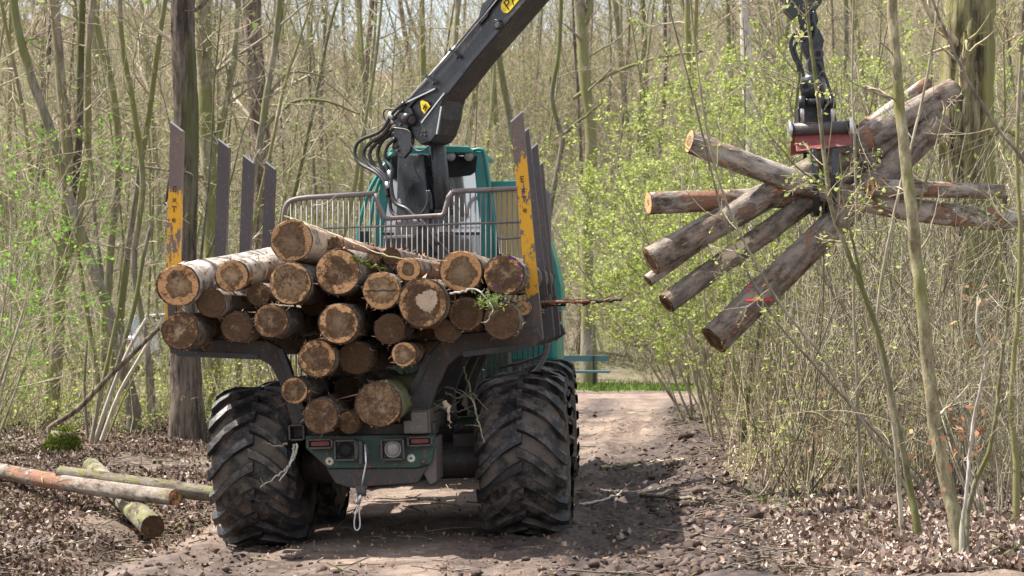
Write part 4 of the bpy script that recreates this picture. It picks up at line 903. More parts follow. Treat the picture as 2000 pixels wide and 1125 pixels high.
for i, (px, py, rp, ly, lab, kw) in enumerate(LOADS):
    kw = dict(kw); far = kw.pop('far', None)
    n = V(px, py, ly); D = 17.9 + ly; r = rp * D / F_PX
    lf = 2.9 + .5 * math.sin(i * 2.3)
    if far: f_ = V(*far)
    else:
        k_ = D / (17.9 + lf); f_ = V(VPX + (px - VPX) * k_ + 3 * math.sin(i * 1.7), VPY + (py - VPY) * k_ + 3 * math.cos(i * 2.9), lf)
    lo = log_obj(FW_M @ n, FW_M @ f_, r, r * (.93 + .06 * math.sin(i)), lab, LOADG, seed=i * 3 + 1, oval=1 + .03 * math.sin(i * 5.1), **kw)
    if i == 0: LOG0 = lo
# paint marks on log ends
def end_mark(p_list, r, mat, name='paint_mark'):
    m = MB(); m.tube(p_list, r, 5); o = m.build(name, mat, None); return o
def mark_on(lab, pts, mat):
    lo = next(o for o in COL.objects if o.get('label') == lab); rr = lo['rad']
    m = MB()
    for ln in pts: 
        for (a, b) in zip(ln[:-1], ln[1:]): m.bar((a[0] * rr, -.009, a[1] * rr), (b[0] * rr, -.009, b[1] * rr), .004, .014, (0, 0, 1))
    m.build('paint_mark', mat, lo)
mark_on(LOADS[23][4], [[(.25, .88), (.45, .80), (.60, .70)], [(.70, .55), (.82, .35)], [(-.45, -.55), (-.3, -.7)], [(.78, -.1), (.82, -.3)]], M['spray_purple'])
# the crack across one end
lo = next(o for o in COL.objects if o.get('label') == LOADS[18][4]); rr = lo['rad']
m = MB(); pts = [(-.85, -.02), (-.5, .03), (-.2, -.01), (.1, .04), (.45, -.01), (.75, .03)]
for a, b in zip(pts[:-1], pts[1:]): m.bar((a[0] * rr, -.008, a[1] * rr), (b[0] * rr, -.008, b[1] * rr), .003, .008)
m.build('crack', M['print_black'], lo)

# logs held in the grapple
GG = 'logs held in the grapple'
Q = lambda px, py, Yq: at(px, py, Yq)
log_obj(Q(1347, 276, 18.5), Q(2012, 432, 19.3), .105, .10, 'long curved log, uppermost on the left of the grapple', GG, pale=.7, peel=.4, bend=(0, -.16), seed=201, core=.5, dark=.2, nt=40)
log_obj(Q(1267, 397, 18.55), Q(1700, 379, 19.1), .098, .085, 'level log with an orange cut end, left of the grapple', GG, pale=.75, peel=.38, seed=202, core=.3, dark=.0, nt=30)
log_obj(Q(1700, 366, 18.7), Q(1956, 374, 19.2), .08, .065, 'short split log with a bright orange end pointing right from the grapple', GG, pale=.5, peel=.45, bare=.25, seed=203, core=.3, dark=.1)
log_obj(Q(1272, 510, 18.45), Q(1862, 176, 19.35), .125, .115, 'thick brown log slanting up from lower left to the oak', GG, pale=.4, peel=.32, seed=204, core=.6, dark=.3, nt=34)
log_obj(Q(1266, 548, 18.60), Q(1812, 160, 19.5), .055, .055, 'thin white streaked log just under the thick slanting one', GG, pale=1., peel=.35, seed=205, core=.5, dark=.3, nt=30)
log_obj(Q(1302, 592, 18.40), Q(1795, 240, 19.3), .098, .09, 'slanting log with a long bare strip of pale wood', GG, pale=.2, peel=.35, bare=.55, seed=206, core=.6, dark=.4, nt=30)
lk = log_obj(Q(1394, 664, 18.35), Q(1838, 234, 19.25), .135, .12, 'lowest slanting log in the grapple with a red painted mark', GG, pale=.25, peel=.22, seed=207, core=.75, dark=.3, nt=34)
# red sprayed hook mark lying on the bark
Li = lk.matrix_world.inverted(); pts = []
def on_bark(px, py):
    o = Li @ CAM; d = (Li.to_3x3() @ ray(px, py)); A_ = d.x ** 2 + d.z ** 2; B_ = 2 * (o.x * d.x + o.z * d.z); rr = lk['rad'] * 1.045; C_ = o.x ** 2 + o.z ** 2 - rr * rr
    q = B_ * B_ - 4 * A_ * C_; s = (-B_ - math.sqrt(max(q, 0))) / (2 * A_); return o + d * s
m = MB()
for ln in ([(1463, 553), (1461, 566), (1459, 588)], [(1459, 587), (1472, 586), (1490, 586), (1508, 585)]):
    for a, b in zip(ln[:-1], ln[1:]):
        pa, pb = on_bark(*a), on_bark(*b); m.bar(pa, pb, .018, .006, Vector((pa.x, 0, pa.z)))
m.build('paint_mark', M['spray_red'], lk)

# logs lying on the left bank
LG_ = 'felled logs on the left bank'
log_obj(at(-60, 908, 22.3), at(342, 972, 19.5), .085, .075, 'reddish stripped log lying across the mossy one', LG_, pale=.4, peel=.42, mossy=.25, seed=301, core=.3, dark=.3, bend=(0, -.03), nt=30)
log_obj(at(118, 925, 21.0), at(470, 972, 20.2), .078, .075, 'log with a mossy right half behind the reddish stripped one', LG_, pale=.3, peel=.35, mossy=.5, seed=302, core=.5, dark=.3, nt=26)
log_obj(at(298, 1030, 19.0), at(178, 912, 23.4), .108, .10, 'mossy log with a brown rotten end, lying under the other two', LG_, pale=.4, mossy=.55, seed=303, core=.95, dark=.6, nt=26)

# ================================================================== branches and sticks
class Twigs:
    """Batches of tubes: polylines with the same number of points are swept together."""
    def __init__(s): s.g = {}
    def add(s, pts, rad, n): s.g.setdefault((len(pts), n), []).append((pts, rad))
    def addv(s, P, Rr, n): s.g.setdefault((P.shape[1], n), []).append((P, Rr))
    def arrays(s):
        vs, fs, off = [], [], 0
        for (k, n), lst in s.g.items():
            P = np.concatenate([np.asarray(p, float).reshape(-1, k, 3) for p, r in lst]); Rr = np.concatenate([np.asarray(r, float).reshape(-1, k) for p, r in lst])
            T = np.gradient(P, axis=1); T /= np.linalg.norm(T, axis=2, keepdims=True) + 1e-9
            mt = T.mean(1); ref = np.where((np.abs(mt[:, 2]) > .8)[:, None], np.array([1., .13, 0]), np.array([0, 0, 1.]))[:, None, :]
            A = np.cross(T, ref); A /= np.linalg.norm(A, axis=2, keepdims=True) + 1e-9; B = np.cross(T, A)
            an = np.linspace(0, 2 * np.pi, n, endpoint=False)
            ring = P[:, :, None] + Rr[:, :, None, None] * (np.cos(an)[None, None, :, None] * A[:, :, None] + np.sin(an)[None, None, :, None] * B[:, :, None])
            N = len(P); v = ring.reshape(-1, 3); base = np.arange(N)[:, None, None] * (k * n) + off
            i = np.arange(k - 1)[:, None] * n + np.arange(n)[None]; j = np.arange(k - 1)[:, None] * n + (np.arange(n)[None] + 1) % n
            q = np.stack([j, i, i + n, j + n], -1)[None] + base[..., None]; vs.append(v); fs.append(q.reshape(-1, 4)); off += len(v)
        return (np.concatenate(vs), np.concatenate(fs)) if vs else (np.zeros((0, 3)), np.zeros((0, 4), int))
def leaf_quads(C, size, rg, flat=.5, elong=1.5):
    N = len(C); a = rg.normal(0, 1, (N, 3)); a[:, 2] *= flat; a /= np.linalg.norm(a, axis=1, keepdims=True) + 1e-9
    b = rg.normal(0, 1, (N, 3)); b -= a * (a * b).sum(1, keepdims=True); b /= np.linalg.norm(b, axis=1, keepdims=True) + 1e-9
    s = (size * rg.uniform(.6, 1.3, N))[:, None]
    v = np.stack([C, C + a * s * .5 * elong + b * s * .45, C + a * s * elong, C + a * s * .5 * elong - b * s * .45], 1).reshape(-1, 3)
    return v, np.arange(N * 4).reshape(N, 4)
def wander(p, d, L, k, rg, wob, up=0.):
    d = np.asarray(d, float); d = d / np.linalg.norm(d); P = [np.asarray(p, float)]; st = L / (k - 1)
    for _ in range(k - 1):
        d = d + rg.normal(0, wob, 3); d[2] += up; d /= np.linalg.norm(d); P.append(P[-1] + d * st)
    return np.array(P)
def stick(pts, r, mat, label, name='fallen_branch', cat='branch', group=None, side=3, seed=0):
    rg = np.random.default_rng(seed); P = [np.array(p) for p in catmull(pts, 6)]; P = np.array(P); tw = Twigs(); P = P + rg.normal(0, r * .5, P.shape)
    tw.add(P, np.linspace(r, r * .45, len(P)), 7); tot = np.linalg.norm(P[-1] - P[0])
    for k_ in range(side):
        i = rg.integers(len(P) // 4, len(P) - 1); d = P[min(i + 1, len(P) - 1)] - P[i - 1]; d = d / np.linalg.norm(d) + rg.normal(0, .55, 3); d[2] = abs(d[2]) * .6
        tw.add(wander(P[i], d, tot * rg.uniform(.12, .3), 6, rg, .15), np.linspace(r * .5, r * .2, 6), 5)
    v, f = tw.arrays(); c = v.mean(0); o = obj(name, np_mesh(name, v - c, f, M[mat])); o.location = c; return tag(o, label, cat, group)
def on_ground(px, py, lift=.02):
    lo_, hi_ = 8., 120.
    d = ray(px, py); prev = None
    for Yq in np.arange(9, 90, .12):
        p = CAM + d * (Yq / d.y)
        if p.z <= gz(p.x, p.y) + lift: return Vector((p.x, p.y, gz(p.x, p.y) + lift))
    return CAM + d * (40 / d.y)
def gpts(*pp, lift=.02): return [on_ground(px, py, lift) for px, py in pp]

# splintered stick through the load, and twigs lying on it
stick([at(1020, 597, 18.6), at(1085, 592, 18.4), at(1150, 590, 18.3), at(1214, 586, 18.2)], .033, 'bark_brown', 'splintered broken branch sticking out to the right of the stakes', 'broken_branch', side=1, seed=3)
log_obj(at(1065, 590, 18.36), at(1178, 588, 18.26), .014, .008, 'split orange sliver of wood lying along the broken branch', bare=.2, peel=1., seed=310, core=.2, dark=0, cat='splinter', name='wood_splinter')
stick([at(690, 504, 16.3), at(712, 515, 16.3), at(735, 522, 16.3), at(757, 525, 16.35)], .014, 'moss', 'bright mossy twig lying across the middle of the load', 'twig', 'twig', side=1, seed=4)
stick([at(556, 422, 17.2), at(620, 444, 17.0), at(700, 478, 16.8), at(770, 503, 16.5), at(820, 507, 16.3), at(874, 509, 16.3)], .007, 'twig', 'long thin sapling stem trailing over the top of the load', 'twig', 'twig', side=1, seed=5)
stick([at(608, 402, 17.6), at(640, 395, 17.5), at(668, 372, 17.4)], .004, 'twig_pale', 'fine dry twig standing up from the topmost log', 'twig', 'twig', side=1, seed=6)
stick([at(880, 573, 16.5), at(900, 570, 16.4), at(930, 565, 16.4), at(962, 600, 16.3), at(948, 632, 16.25)], .011, 'twig_pale', 'pale broken twig caught between the right hand logs', 'twig', 'twig', side=3, seed=7)
v, f = leaf_quads(np.array(at(957, 588, 16.35))[None] + rng.normal(0, 1, (230, 3)) * np.array([.055, .05, .035]), .014, rng, .8, 2.6)
o = obj('needle_sprig', np_mesh('needle_sprig', v - np.array(at(957, 588, 16.35)), f, M['leaf_olive'])); o.location = at(957, 588, 16.35); tag(o, 'tuft of green leaves and moss stuck between the right hand logs', 'leaf tuft', None, 'stuff')
stick([at(563, 865, 16.9), at(540, 872, 16.9), at(512, 862, 16.85)], .010, 'twig', 'short stub of twig poking left from the bracket tube', 'twig', 'twig', side=0, seed=8)
stick([at(574, 866, 16.9), at(572, 890, 16.85), at(560, 915, 16.8), at(540, 930, 16.75), at(510, 950, 16.7)], .011, 'twig_pale', 'forked pale twig hanging below the bracket tube', 'twig', 'twig', side=1, seed=9)
stick([at(580, 866, 16.9), at(578, 886, 16.86), at(566, 908, 16.82), at(545, 938, 16.8)], .010, 'twig_pale', 'second bent twig hanging beside the forked one', 'twig', 'twig', side=0, seed=10)
stick([at(905, 720, 17.6), at(918, 760, 17.3), at(928, 800, 17.1), at(938, 840, 17.0), at(947, 866, 17.0)], .011, 'twig', 'long hanging twig in front of the right tyre', 'twig', 'twig', side=3, seed=11)
stick([at(868, 786, 16.9), at(876, 800, 16.8), at(880, 836, 16.8)], .020, 'broken_wood', 'white torn bark strip hanging by the support beam', 'bark_strip', 'bark strip', side=0, seed=12)
for i in range(6):
    a = (830 + 12 * i + 10 * math.sin(i * 3), 780 + 26 * math.sin(i * 1.9)); stick([at(a[0], a[1], 17.3), at(a[0] + 25, a[1] + 12 * math.cos(i * 2), 17.2), at(a[0] + 55, a[1] + 26 * math.cos(i * 2.6), 17.15)], .009, 'twig_dark', 'brown twig debris lying on the frame beside the right tyre', 'twig', 'twig', 'twig debris on the frame', side=1, seed=20 + i)
SG = 'fallen sticks on the ground'
sticks = [
 ('thin straight pole lying across the dark mud at the right', [(1255, 972), (1350, 976), (1420, 974), (1510, 968)], .022, 'twig_dark'),
 ('long bare branch with side shoots lying on the road edge', [(1175, 916), (1225, 908), (1275, 905), (1330, 896)], .020, 'twig'),
 ('short forked branch lying in the leaf litter by the mud', [(1370, 1070), (1420, 1062), (1470, 1066), (1520, 1080)], .016, 'twig_dark'),
 ('mossy lichened branch lying in the right bottom corner', [(1780, 1118), (1840, 1100), (1900, 1094), (1960, 1096), (2030, 1090)], .030, 'bark_grey'),
 ('broken stick lying on the tyre tracks', [(1115, 990), (1160, 988), (1200, 975), (1212, 968)], .016, 'twig_pale'),
 ('grey branch lying on the bank above the felled logs', [(30, 862), (90, 846), (150, 850), (190, 842)], .022, 'bark_grey'),
 ('thin curved twig lying on the leaf litter left of the logs', [(0, 868), (60, 866), (90, 880), (110, 895)], .014, 'twig_dark'),
 ('pale broken stick in the left bottom corner', [(10, 1085), (40, 1070), (60, 1080), (95, 1060)], .013, 'twig_pale'),
 ('splintered stick lying in the mud left of the tyre', [(330, 1035), (370, 1022), (400, 1018)], .018, 'twig_dark'),
 ('second splintered stick lying below the mossy log', [(250, 1075), (300, 1062), (360, 1058)], .016, 'twig_dark'),
 ('brown fallen branch lying under the leafing shrubs', [(1560, 930), (1640, 905), (1720, 895), (1790, 870)], .024, 'bark_brown'),
 ('pale fallen log far up on the wooded slope', [(1220, 672), (1245, 671), (1275, 675)], .09, 'twig_pale'),
 ('white birch branch lying behind the bench', [(1128, 702), (1142, 702), (1152, 714)], .03, 'twig_pale')]
for i, (lab, pp, r, mat) in enumerate(sticks): stick(gpts(*pp, lift=r * .6), r, mat, lab, group=SG, seed=40 + i, side=0 if 'far up' in lab else 3)
stick([at(700, 980, 20), at(690, 1000, 19.6), at(655, 1032, 18.6)], .008, 'twig_dark', 'thin black cable trailing to the ground under the machine', 'twig', 'twig', side=0, seed=60)

# ================================================================== litter, clods, grass, moss
def scatter(n, px_lo, px_hi, y_lo, y_hi, seed, power=1.):
    rg = np.random.default_rng(seed); Yq = y_lo + (y_hi - y_lo) * rg.random(n) ** power
    X = ((px_lo + (px_hi - px_lo) * rg.random(n)) - 1000) / F_PX * Yq; return X, Yq, rg
def leaves_on_ground(name, n, lo, hi, y0, y1, seed, size, thresh, mat, lab):
    X, Yq, rg = scatter(n, lo, hi, y0, y1, seed, 1.25); u, road, mud, green = masks(X, Yq)
    keep = (rg.random(n) < (1 - road) * (1 - np.clip(mud * 1.3, 0, 1) * .95) + thresh) & (fbm(X * 1.3, Yq * .9, 4) * 1.6 + rg.random(n) * .6 > .22); X, Yq = X[keep], Yq[keep]
    C = np.stack([X, Yq, height(X, Yq) + .012], 1); v, f = leaf_quads(C, size, rg, .6, 1.5)
    rgz = rg.normal(0, .012, len(v)); v[:, 2] += np.abs(rgz)
    return tag(obj(name, np_mesh(name, v, f, M[mat], False)), kind='stuff')
leaves_on_ground('leaf_litter', 90000, 1180, 2080, 14, 27, 1, .040, .02, 'leaf_litter', '')
leaves_on_ground('leaf_litter', 46000, -60, 520, 14, 34, 2, .036, .02, 'leaf_soil', '')
leaves_on_ground('leaf_litter', 34000, -60, 520, 14, 40, 12, .034, .0, 'leaf_litter', '')
leaves_on_ground('wood_debris', 12000, 150, 1420, 14, 36, 13, .020, .35, 'leaf_tan', '')
leaves_on_ground('leaf_litter', 5000, 200, 1500, 14, 44, 3, .03, .10, 'leaf_litter', '')
# mud clods
X, Yq, rg = scatter(24000, 200, 1480, 14, 40, 4, 1.4); u, road, mud, green = masks(X, Yq); keep = rg.random(len(X)) < np.where(u > 2.35, mud, mud * .22) + .05 * (np.abs(u) < 3); X, Yq = X[keep], Yq[keep]
bm = bmesh.new(); bmesh.ops.create_icosphere(bm, subdivisions=1, radius=1); iv = np.array([q.co[:] for q in bm.verts]); iF = np.array([[q.index for q in f.verts] for f in bm.faces]); bm.free()
s = rg.gamma(.9, .008, len(X)) + .004; u, road, mud, green = masks(X, Yq); s *= .55 + .7 * mud
v = iv[None] * s[:, None, None] * np.array([1.15, 1, .75]) * (1 + rg.normal(0, .42, (len(X), len(iv), 1))) + np.stack([X, Yq, height(X, Yq) + s * .2], 1)[:, None]
t = NT('clod'); r = t.island(); M['clod'] = t.pbr(t.mix(r, (.05, .035, .029), (.15, .11, .092)), .95, normal=t.bump(t.noise(t.coord('Object'), 60, 4), .6, .01), spec=.15)
tag(obj('mud_clods', np_mesh('mud_clods', v.reshape(-1, 3), (iF[None] + (np.arange(len(X)) * len(iv))[:, None, None]).reshape(-1, 3), M['clod'], False)), kind='stuff')
# twiggy debris on the ground
X, Yq, rg = scatter(5200, -40, 2050, 14, 36, 5, 1.2); u, road, mud, green = masks(X, Yq); keep = rg.random(len(X)) < .12 + .9 * (1 - road); X, Yq = X[keep], Yq[keep]
tw = Twigs(); an = rg.random(len(X)) * 6.28; L = rg.uniform(.08, .5, len(X)); z = height(X, Yq) + .015
P = np.stack([np.stack([X + np.cos(an) * L * q, Yq + np.sin(an) * L * q, z + .02 * q + .03 * rg.random(len(X)) * q], 1) for q in (-.5, 0, .5)], 1); P += rg.normal(0, .012, P.shape); tw.addv(P, np.repeat(rg.uniform(.002, .007, len(X))[:, None], 3, 1), 4)
tag(obj('twig_litter', np_mesh('twig_litter', *tw.arrays(), M['twig_dark'])), kind='stuff')
def blades(name, X, Yq, h, rg, mat, w=.006):
    n = len(X); a = rg.random(n) * 6.28; hh = h * rg.uniform(.4, 1.2, n); z = height(X, Yq); le = rg.normal(0, .35, (n, 2)) * hh[:, None]
    b = np.stack([X, Yq, z - .01], 1); dx = np.stack([np.cos(a) * w, np.sin(a) * w, 0 * a], 1); m_ = b + np.stack([le[:, 0] * .35, le[:, 1] * .35, hh * .6], 1); tp = b + np.stack([le[:, 0], le[:, 1], hh], 1)
    v = np.stack([b - dx, b + dx, m_ + dx * .8, m_ - dx * .8, tp], 1).reshape(-1, 3); o5 = np.arange(n)[:, None] * 5
    return tag(obj(name, np_mesh(name, v, [o5 + np.array([0, 1, 2, 3]), o5 + np.array([3, 2, 4])], M[mat], False)), kind='stuff')
X, Yq, rg = scatter(16000, 1040, 1480, 47.0, 51.5, 6); u, road, mud, green = masks(X, Yq); keep = rg.random(len(X)) < green * sstep(-.25, .2, fbm(X * 1.2, Yq * .8, 4)) + .02; blades('grass', X[keep], Yq[keep], .13, rg, 'grass', .014)
X, Yq, rg = scatter(30000, -60, 2060, 14.5, 50, 7, 1.1); u, road, mud, green = masks(X, Yq); keep = rg.random(len(X)) < green * .8 + .03 * (1 - road); blades('grass', X[keep], Yq[keep], .10, rg, 'grass', .006)

# mossy stump and moss cushions
def moss_lump(c, sx, sy, sz, n, seed, parent=None, name='moss'):
    rg = np.random.default_rng(seed); d = rg.normal(0, 1, (n, 3)); d[:, 2] = np.abs(d[:, 2]); d /= np.linalg.norm(d, axis=1, keepdims=True); C = d * np.array([sx, sy, sz]) * (1 + .12 * rg.normal(0, 1, (n, 1)))
    v, f = leaf_quads(C, .022, rg, 1., 1.1); o = obj(name, np_mesh(name, v, f, M['moss'], False), parent); o.location = c; return o
p = on_ground(122, 884, 0)
m = MB(); m.tube([p + Vector((0, 0, -.1)), p + Vector((0, 0, .05)), p + Vector((0, 0, .17)), p + Vector((.01, 0, .26))], [.24, .19, .155, .15], 14)
o = m.build('tree_stump', M['bark_moss']); tag(o, 'short tree stump thickly covered in bright moss', 'stump'); moss_lump(p, .20, .20, .27, 7000, 5, o)
for i, (px, py, s) in enumerate(((384, 836, .24), (250, 850, .12), (60, 890, .12))):
    q = on_ground(px, py, -.02); o = moss_lump(q, s, s * .8, s * .25, 2600, 60 + i, None, 'moss_cushion')
    tag(o, ['green moss cushion at the foot of the big left trunk', 'small moss cushion beside the coppice stems', 'moss patch above the felled logs'][i], 'moss')
# ================================================================== trees and shrubs
def combine(parts):
    """parts: (verts, faces, material slot). Returns verts, list of face arrays, slot per face."""
    vs, fs, mi, off = [], [], [], 0
    for v, f, k in parts:
        if len(v) == 0: continue
        vs.append(v); fs.append(np.asarray(f) + off); mi.append(np.full(len(f), k)); off += len(v)
    return np.concatenate(vs), fs, np.concatenate(mi)
def resample(P, n):
    P = np.asarray(P, float); s = np.concatenate([[0], np.cumsum(np.linalg.norm(np.diff(P, axis=0), axis=1))]); t = np.linspace(0, s[-1], n)
    return np.stack([np.interp(t, s, P[:, i]) for i in range(3)], 1)
def grow_limbs(tw, P, rad, rg, n1, L1, t0, n2, n3, up=.02, spread=.9, kk=(8, 6, 4), leafy=0, leaf_pts=None, minr=.0025, rfac=.45, decay=.55):
    """Limbs, branches and twigs on a trunk polyline."""
    K = len(P)
    for _ in range(n1):
        t = t0 + (1 - t0) * rg.random() ** .9; i = min(int(t * (K - 1)), K - 2); q = P[i] + (P[i + 1] - P[i]) * (t * (K - 1) - i); ax = P[i + 1] - P[i]; ax /= np.linalg.norm(ax)
        d = rg.normal(0, 1, 3); d -= ax * d.dot(ax); d /= np.linalg.norm(d); d = d * spread + ax * rg.uniform(.25, .9)
        l = L1 * rg.uniform(.45, 1.1) * (1.1 - decay * t); r = max(rad[i] * rfac * rg.uniform(.6, 1), minr * 2)
        B = wander(q, d, l, kk[0], rg, .16, up); tw.add(B, np.linspace(r, max(r * .3, minr), kk[0]), 5)
        for _ in range(n2):
            t2 = .2 + .8 * rg.random(); i2 = min(int(t2 * (kk[0] - 1)), kk[0] - 2); a2 = B[i2 + 1] - B[i2]; a2 /= np.linalg.norm(a2)
            d2 = a2 * rg.uniform(.5, 1.1) + rg.normal(0, .55, 3); l2 = l * rg.uniform(.25, .55) * (1.15 - .5 * t2); C = wander(B[i2], d2, l2, kk[1], rg, .18, up); r2 = max(r * .4, minr)
            tw.add(C, np.linspace(r2, minr * .8, kk[1]), 4 if r2 > .006 else 3)
            for _ in range(n3):
                t3 = .15 + .85 * rg.random(); i3 = min(int(t3 * (kk[1] - 1)), kk[1] - 2); a3 = C[i3 + 1] - C[i3]; a3 /= np.linalg.norm(a3) + 1e-9
                Dq = wander(C[i3], a3 + rg.normal(0, .6, 3), l2 * rg.uniform(.2, .5), kk[2], rg, .2, up); tw.add(Dq, np.linspace(minr, minr * .6, kk[2]), 3)
                if leafy and leaf_pts is not None:
                    for p_ in Dq[1:]:
                        if rg.random() < leafy: leaf_pts.append(p_)
            if leafy and leaf_pts is not None:
                for p_ in C[2:]:
                    if rg.random() < leafy * .7: leaf_pts.append(p_)
def leaf_part(pts, per, size, rg, sp=.03, elong=1.5):
    C = np.repeat(np.array(pts), per, 0); C = C + rg.normal(0, sp, C.shape); return leaf_quads(C, size, rg, .7, elong)
def forest_tree(seed, h, r, bark, n1=16, leaf=None, leafp=.12, fork=False, lean=.03):
    rg = np.random.default_rng(seed); K = 20
    P = wander((0, 0, -.3), (rg.normal(0, lean), rg.normal(0, lean), 1), h, K, rg, .030, .012); tt = np.linspace(0, 1, K); rad = r * (1 - .80 * tt) * (1 + .55 * np.exp(-tt * 26))
    tr = Twigs(); tr.add(P, rad, 9)
    if fork:
        i = int(K * rg.uniform(.35, .6)); B = wander(P[i], P[i + 1] - P[i] + rg.normal(0, .12, 3), h * .45, 12, rg, .05, .03); tr.add(B, np.linspace(rad[i] * .75, rad[-1], 12), 8)
    tw = Twigs(); lp_ = []
    grow_limbs(tw, P, rad, rg, n1, h * .24, .42, 4, 2, .04, .9, (8, 5, 3), leafp if leaf else 0, lp_, .006)
    grow_limbs(tw, P, rad * .5, rg, 7, h * .13, .10, 4, 3, .0, 1., (7, 5, 3), leafp if leaf else 0, lp_, .005)
    v, f = tr.arrays(); tm = np_mesh('trunk', v, f, M[bark])
    cv, cf = tw.arrays(); parts = [(cv, cf, 0)]
    if leaf and lp_: lv, lf = leaf_part(lp_, 2, .07, rg, .06); parts.append((lv, lf, 1))
    v, f, mi = combine(parts); cm = np_mesh('crown', v, f, [M['twig_dark' if bark == 'bark_brown' else 'twig'], M[leaf or 'leaf_olive']], True, mi)
    return tm, cm
def shrub(seed, h, ns, bark, leaf, leafp, lsize, spread=.35, r=.014, n2=7, n3=3, arch=0., tilt=(0, 0), per=2, wob=.07):
    rg = np.random.default_rng(seed); tr, tw, lp_ = Twigs(), Twigs(), []
    for _ in range(ns):
        a = rg.random() * 6.28; ro = rg.random() ** .5 * spread * .6; l = h * rg.uniform(.55, 1.05); rs = r * rg.uniform(.5, 1.3)
        d = np.array([np.cos(a) * rg.uniform(0, spread) + tilt[0], np.sin(a) * rg.uniform(0, spread) + tilt[1], 1.]); P = wander((np.cos(a) * ro, np.sin(a) * ro, -.1), d, l, 12, rg, wob, -arch)
        rad = np.linspace(rs, rs * .25, 12); tr.add(P, rad, 6); grow_limbs(tw, P, rad, rg, n2, l * .34, .22, n3, 2, .02, .8, (6, 4, 3), leafp, lp_, .0022, .5, .35)
    v, f = tr.arrays(); sm = np_mesh('stem', v, f, M[bark]); parts = [(*tw.arrays(), 0)]
    if lp_: parts.append((*leaf_part(lp_, per, lsize, rg, lsize * .7), 1))
    v, f, mi = combine(parts); return sm, np_mesh('foliage', v, f, [M['twig_pale' if bark == 'bark_grey' else 'twig'], M[leaf]], True, mi)
def put(pair, names, name, x, y, rz, sc, label, cat, group, dz=0., tilt=0.):
    rt = empty(name, (x, y, gz(x, y) + dz), (tilt * math.cos(rz * 3), tilt * math.sin(rz * 2), rz)); rt.scale = (sc, sc, sc)
    for n, me in zip(names, pair): obj(n, me, rt)
    return tag(rt, label, cat, group)
TC = ('trunk', 'crown'); SF = ('stem', 'foliage')

# ---- single trees one can point to: traced trunk lines at their own distance
def hero(name, label, pts, Yq, r0, r1, bark, cat='tree', limbs=(), seed=0, n1=6, L1=1.6, t0=.3, leaf=None, leafp=.1, lsize=.05, flare=.4, n2=4, n3=3, minr=.003, group=None, wobble=.0, sides=14, rough=.05, per=2, furrow=0):
    rg = np.random.default_rng(seed); W_ = np.array(catmull([at(px, py, Yq + (0 if len(q) < 1 else q[0])) for px, py, *q in pts], 8))
    W_ = resample(W_, 170 if furrow else max(16, int(len(pts) * 7))); W_[:, 1] += np.cumsum(rg.normal(0, .003 if furrow else .012, len(W_)))
    g0 = gz(W_[0, 0], W_[0, 1])
    if abs(W_[0, 2] - g0) < 1.2: 
        dz = W_[0, 2] - (g0 - .15)
        if dz > 0: W_ = np.concatenate([[W_[0] - np.array([0, 0, dz])], W_])
    k = len(W_); tt = np.linspace(0, 1, k); rad = (r0 + (r1 - r0) * tt) * (1 + flare * np.exp(-tt * 14)); base = W_[0].copy(); W_ = W_ - base
    tr = Twigs(); tr.add(W_, rad, sides)
    tw = Twigs(); lp_ = []; lbs = []
    for lb in limbs:
        px_pts, ra, rb = lb; B = resample(np.array(catmull([at(q[0], q[1], Yq + (q[2] if len(q) > 2 else 0)) for q in px_pts], 6)), 14) - base
        lbs.append((B, np.linspace(ra, rb, 14))) if furrow else tr.add(B, np.linspace(ra, rb, 14), 8); grow_limbs(tw, B, np.linspace(ra, rb, 14), rg, 5, L1 * .5, .25, n2, n3, .0, .9, (7, 5, 4), leafp if leaf else 0, lp_, minr)
    if n1: grow_limbs(tw, W_, rad, rg, n1, L1, t0, n2, n3, .01, .9, (8, 6, 4), leafp if leaf else 0, lp_, minr, .3)
    v, f = tr.arrays()
    if rough and not furrow:   # uneven outline
        n_ = fbm(v[:, 0] * 14 + v[:, 1] * 9, v[:, 2] * 1.6, 3); c_ = v * 0
        zi = np.clip(np.searchsorted(W_[:, 2], v[:, 2]) if np.all(np.diff(W_[:, 2]) > 0) else np.zeros(len(v), int), 0, k - 1)
        if np.all(np.diff(W_[:, 2]) > 0): v[:, :2] += (v[:, :2] - W_[zi][:, :2]) * (n_ * rough * 5)[:, None]
    if furrow:
        q = v.reshape(-1, sides, 3) if len(v) == k * sides else None
        nv = k * sides; q = v[:nv].reshape(k, sides, 3)
        if q is not None:
            cc = W_[:, None]; dv = q - cc; aa = np.linspace(0, 2 * np.pi, sides, endpoint=False)[None]; zz = W_[:, 2][:, None]
            ww = fbm(zz * 1.5 + 0 * aa, aa * 1.3, 3) * .8
            rd = np.abs(vnoise((aa + ww) * furrow / 6.28 + 3, zz * 1.7 + 0 * aa) - .5) * 2; rd = np.minimum(rd, .45) / .45; rd = rd + .35 * fbm(aa * 9, zz * 9 + 0 * aa, 3)
            v[:nv] = (cc + dv * (1 + rough * (rd - .6))[..., None]).reshape(-1, 3)
    rt = empty(name, base); obj('trunk', np_mesh('trunk', v, f, M[bark]), rt)
    for B, rb_ in lbs: lb_t = Twigs(); lb_t.add(B, rb_, 8); obj('limb', np_mesh('limb', *lb_t.arrays(), M[bark]), rt)
    cv, cf = tw.arrays()
    if len(cv):
        parts = [(cv, cf, 0)]
        if lp_: parts.append((*leaf_part(lp_, per, lsize, rg, lsize * .7), 1))
        v, f, mi = combine(parts); obj('crown', np_mesh('crown', v, f, [M['twig'], M[leaf or 'leaf_olive']], True, mi), rt)
    return tag(rt, label, cat, group)
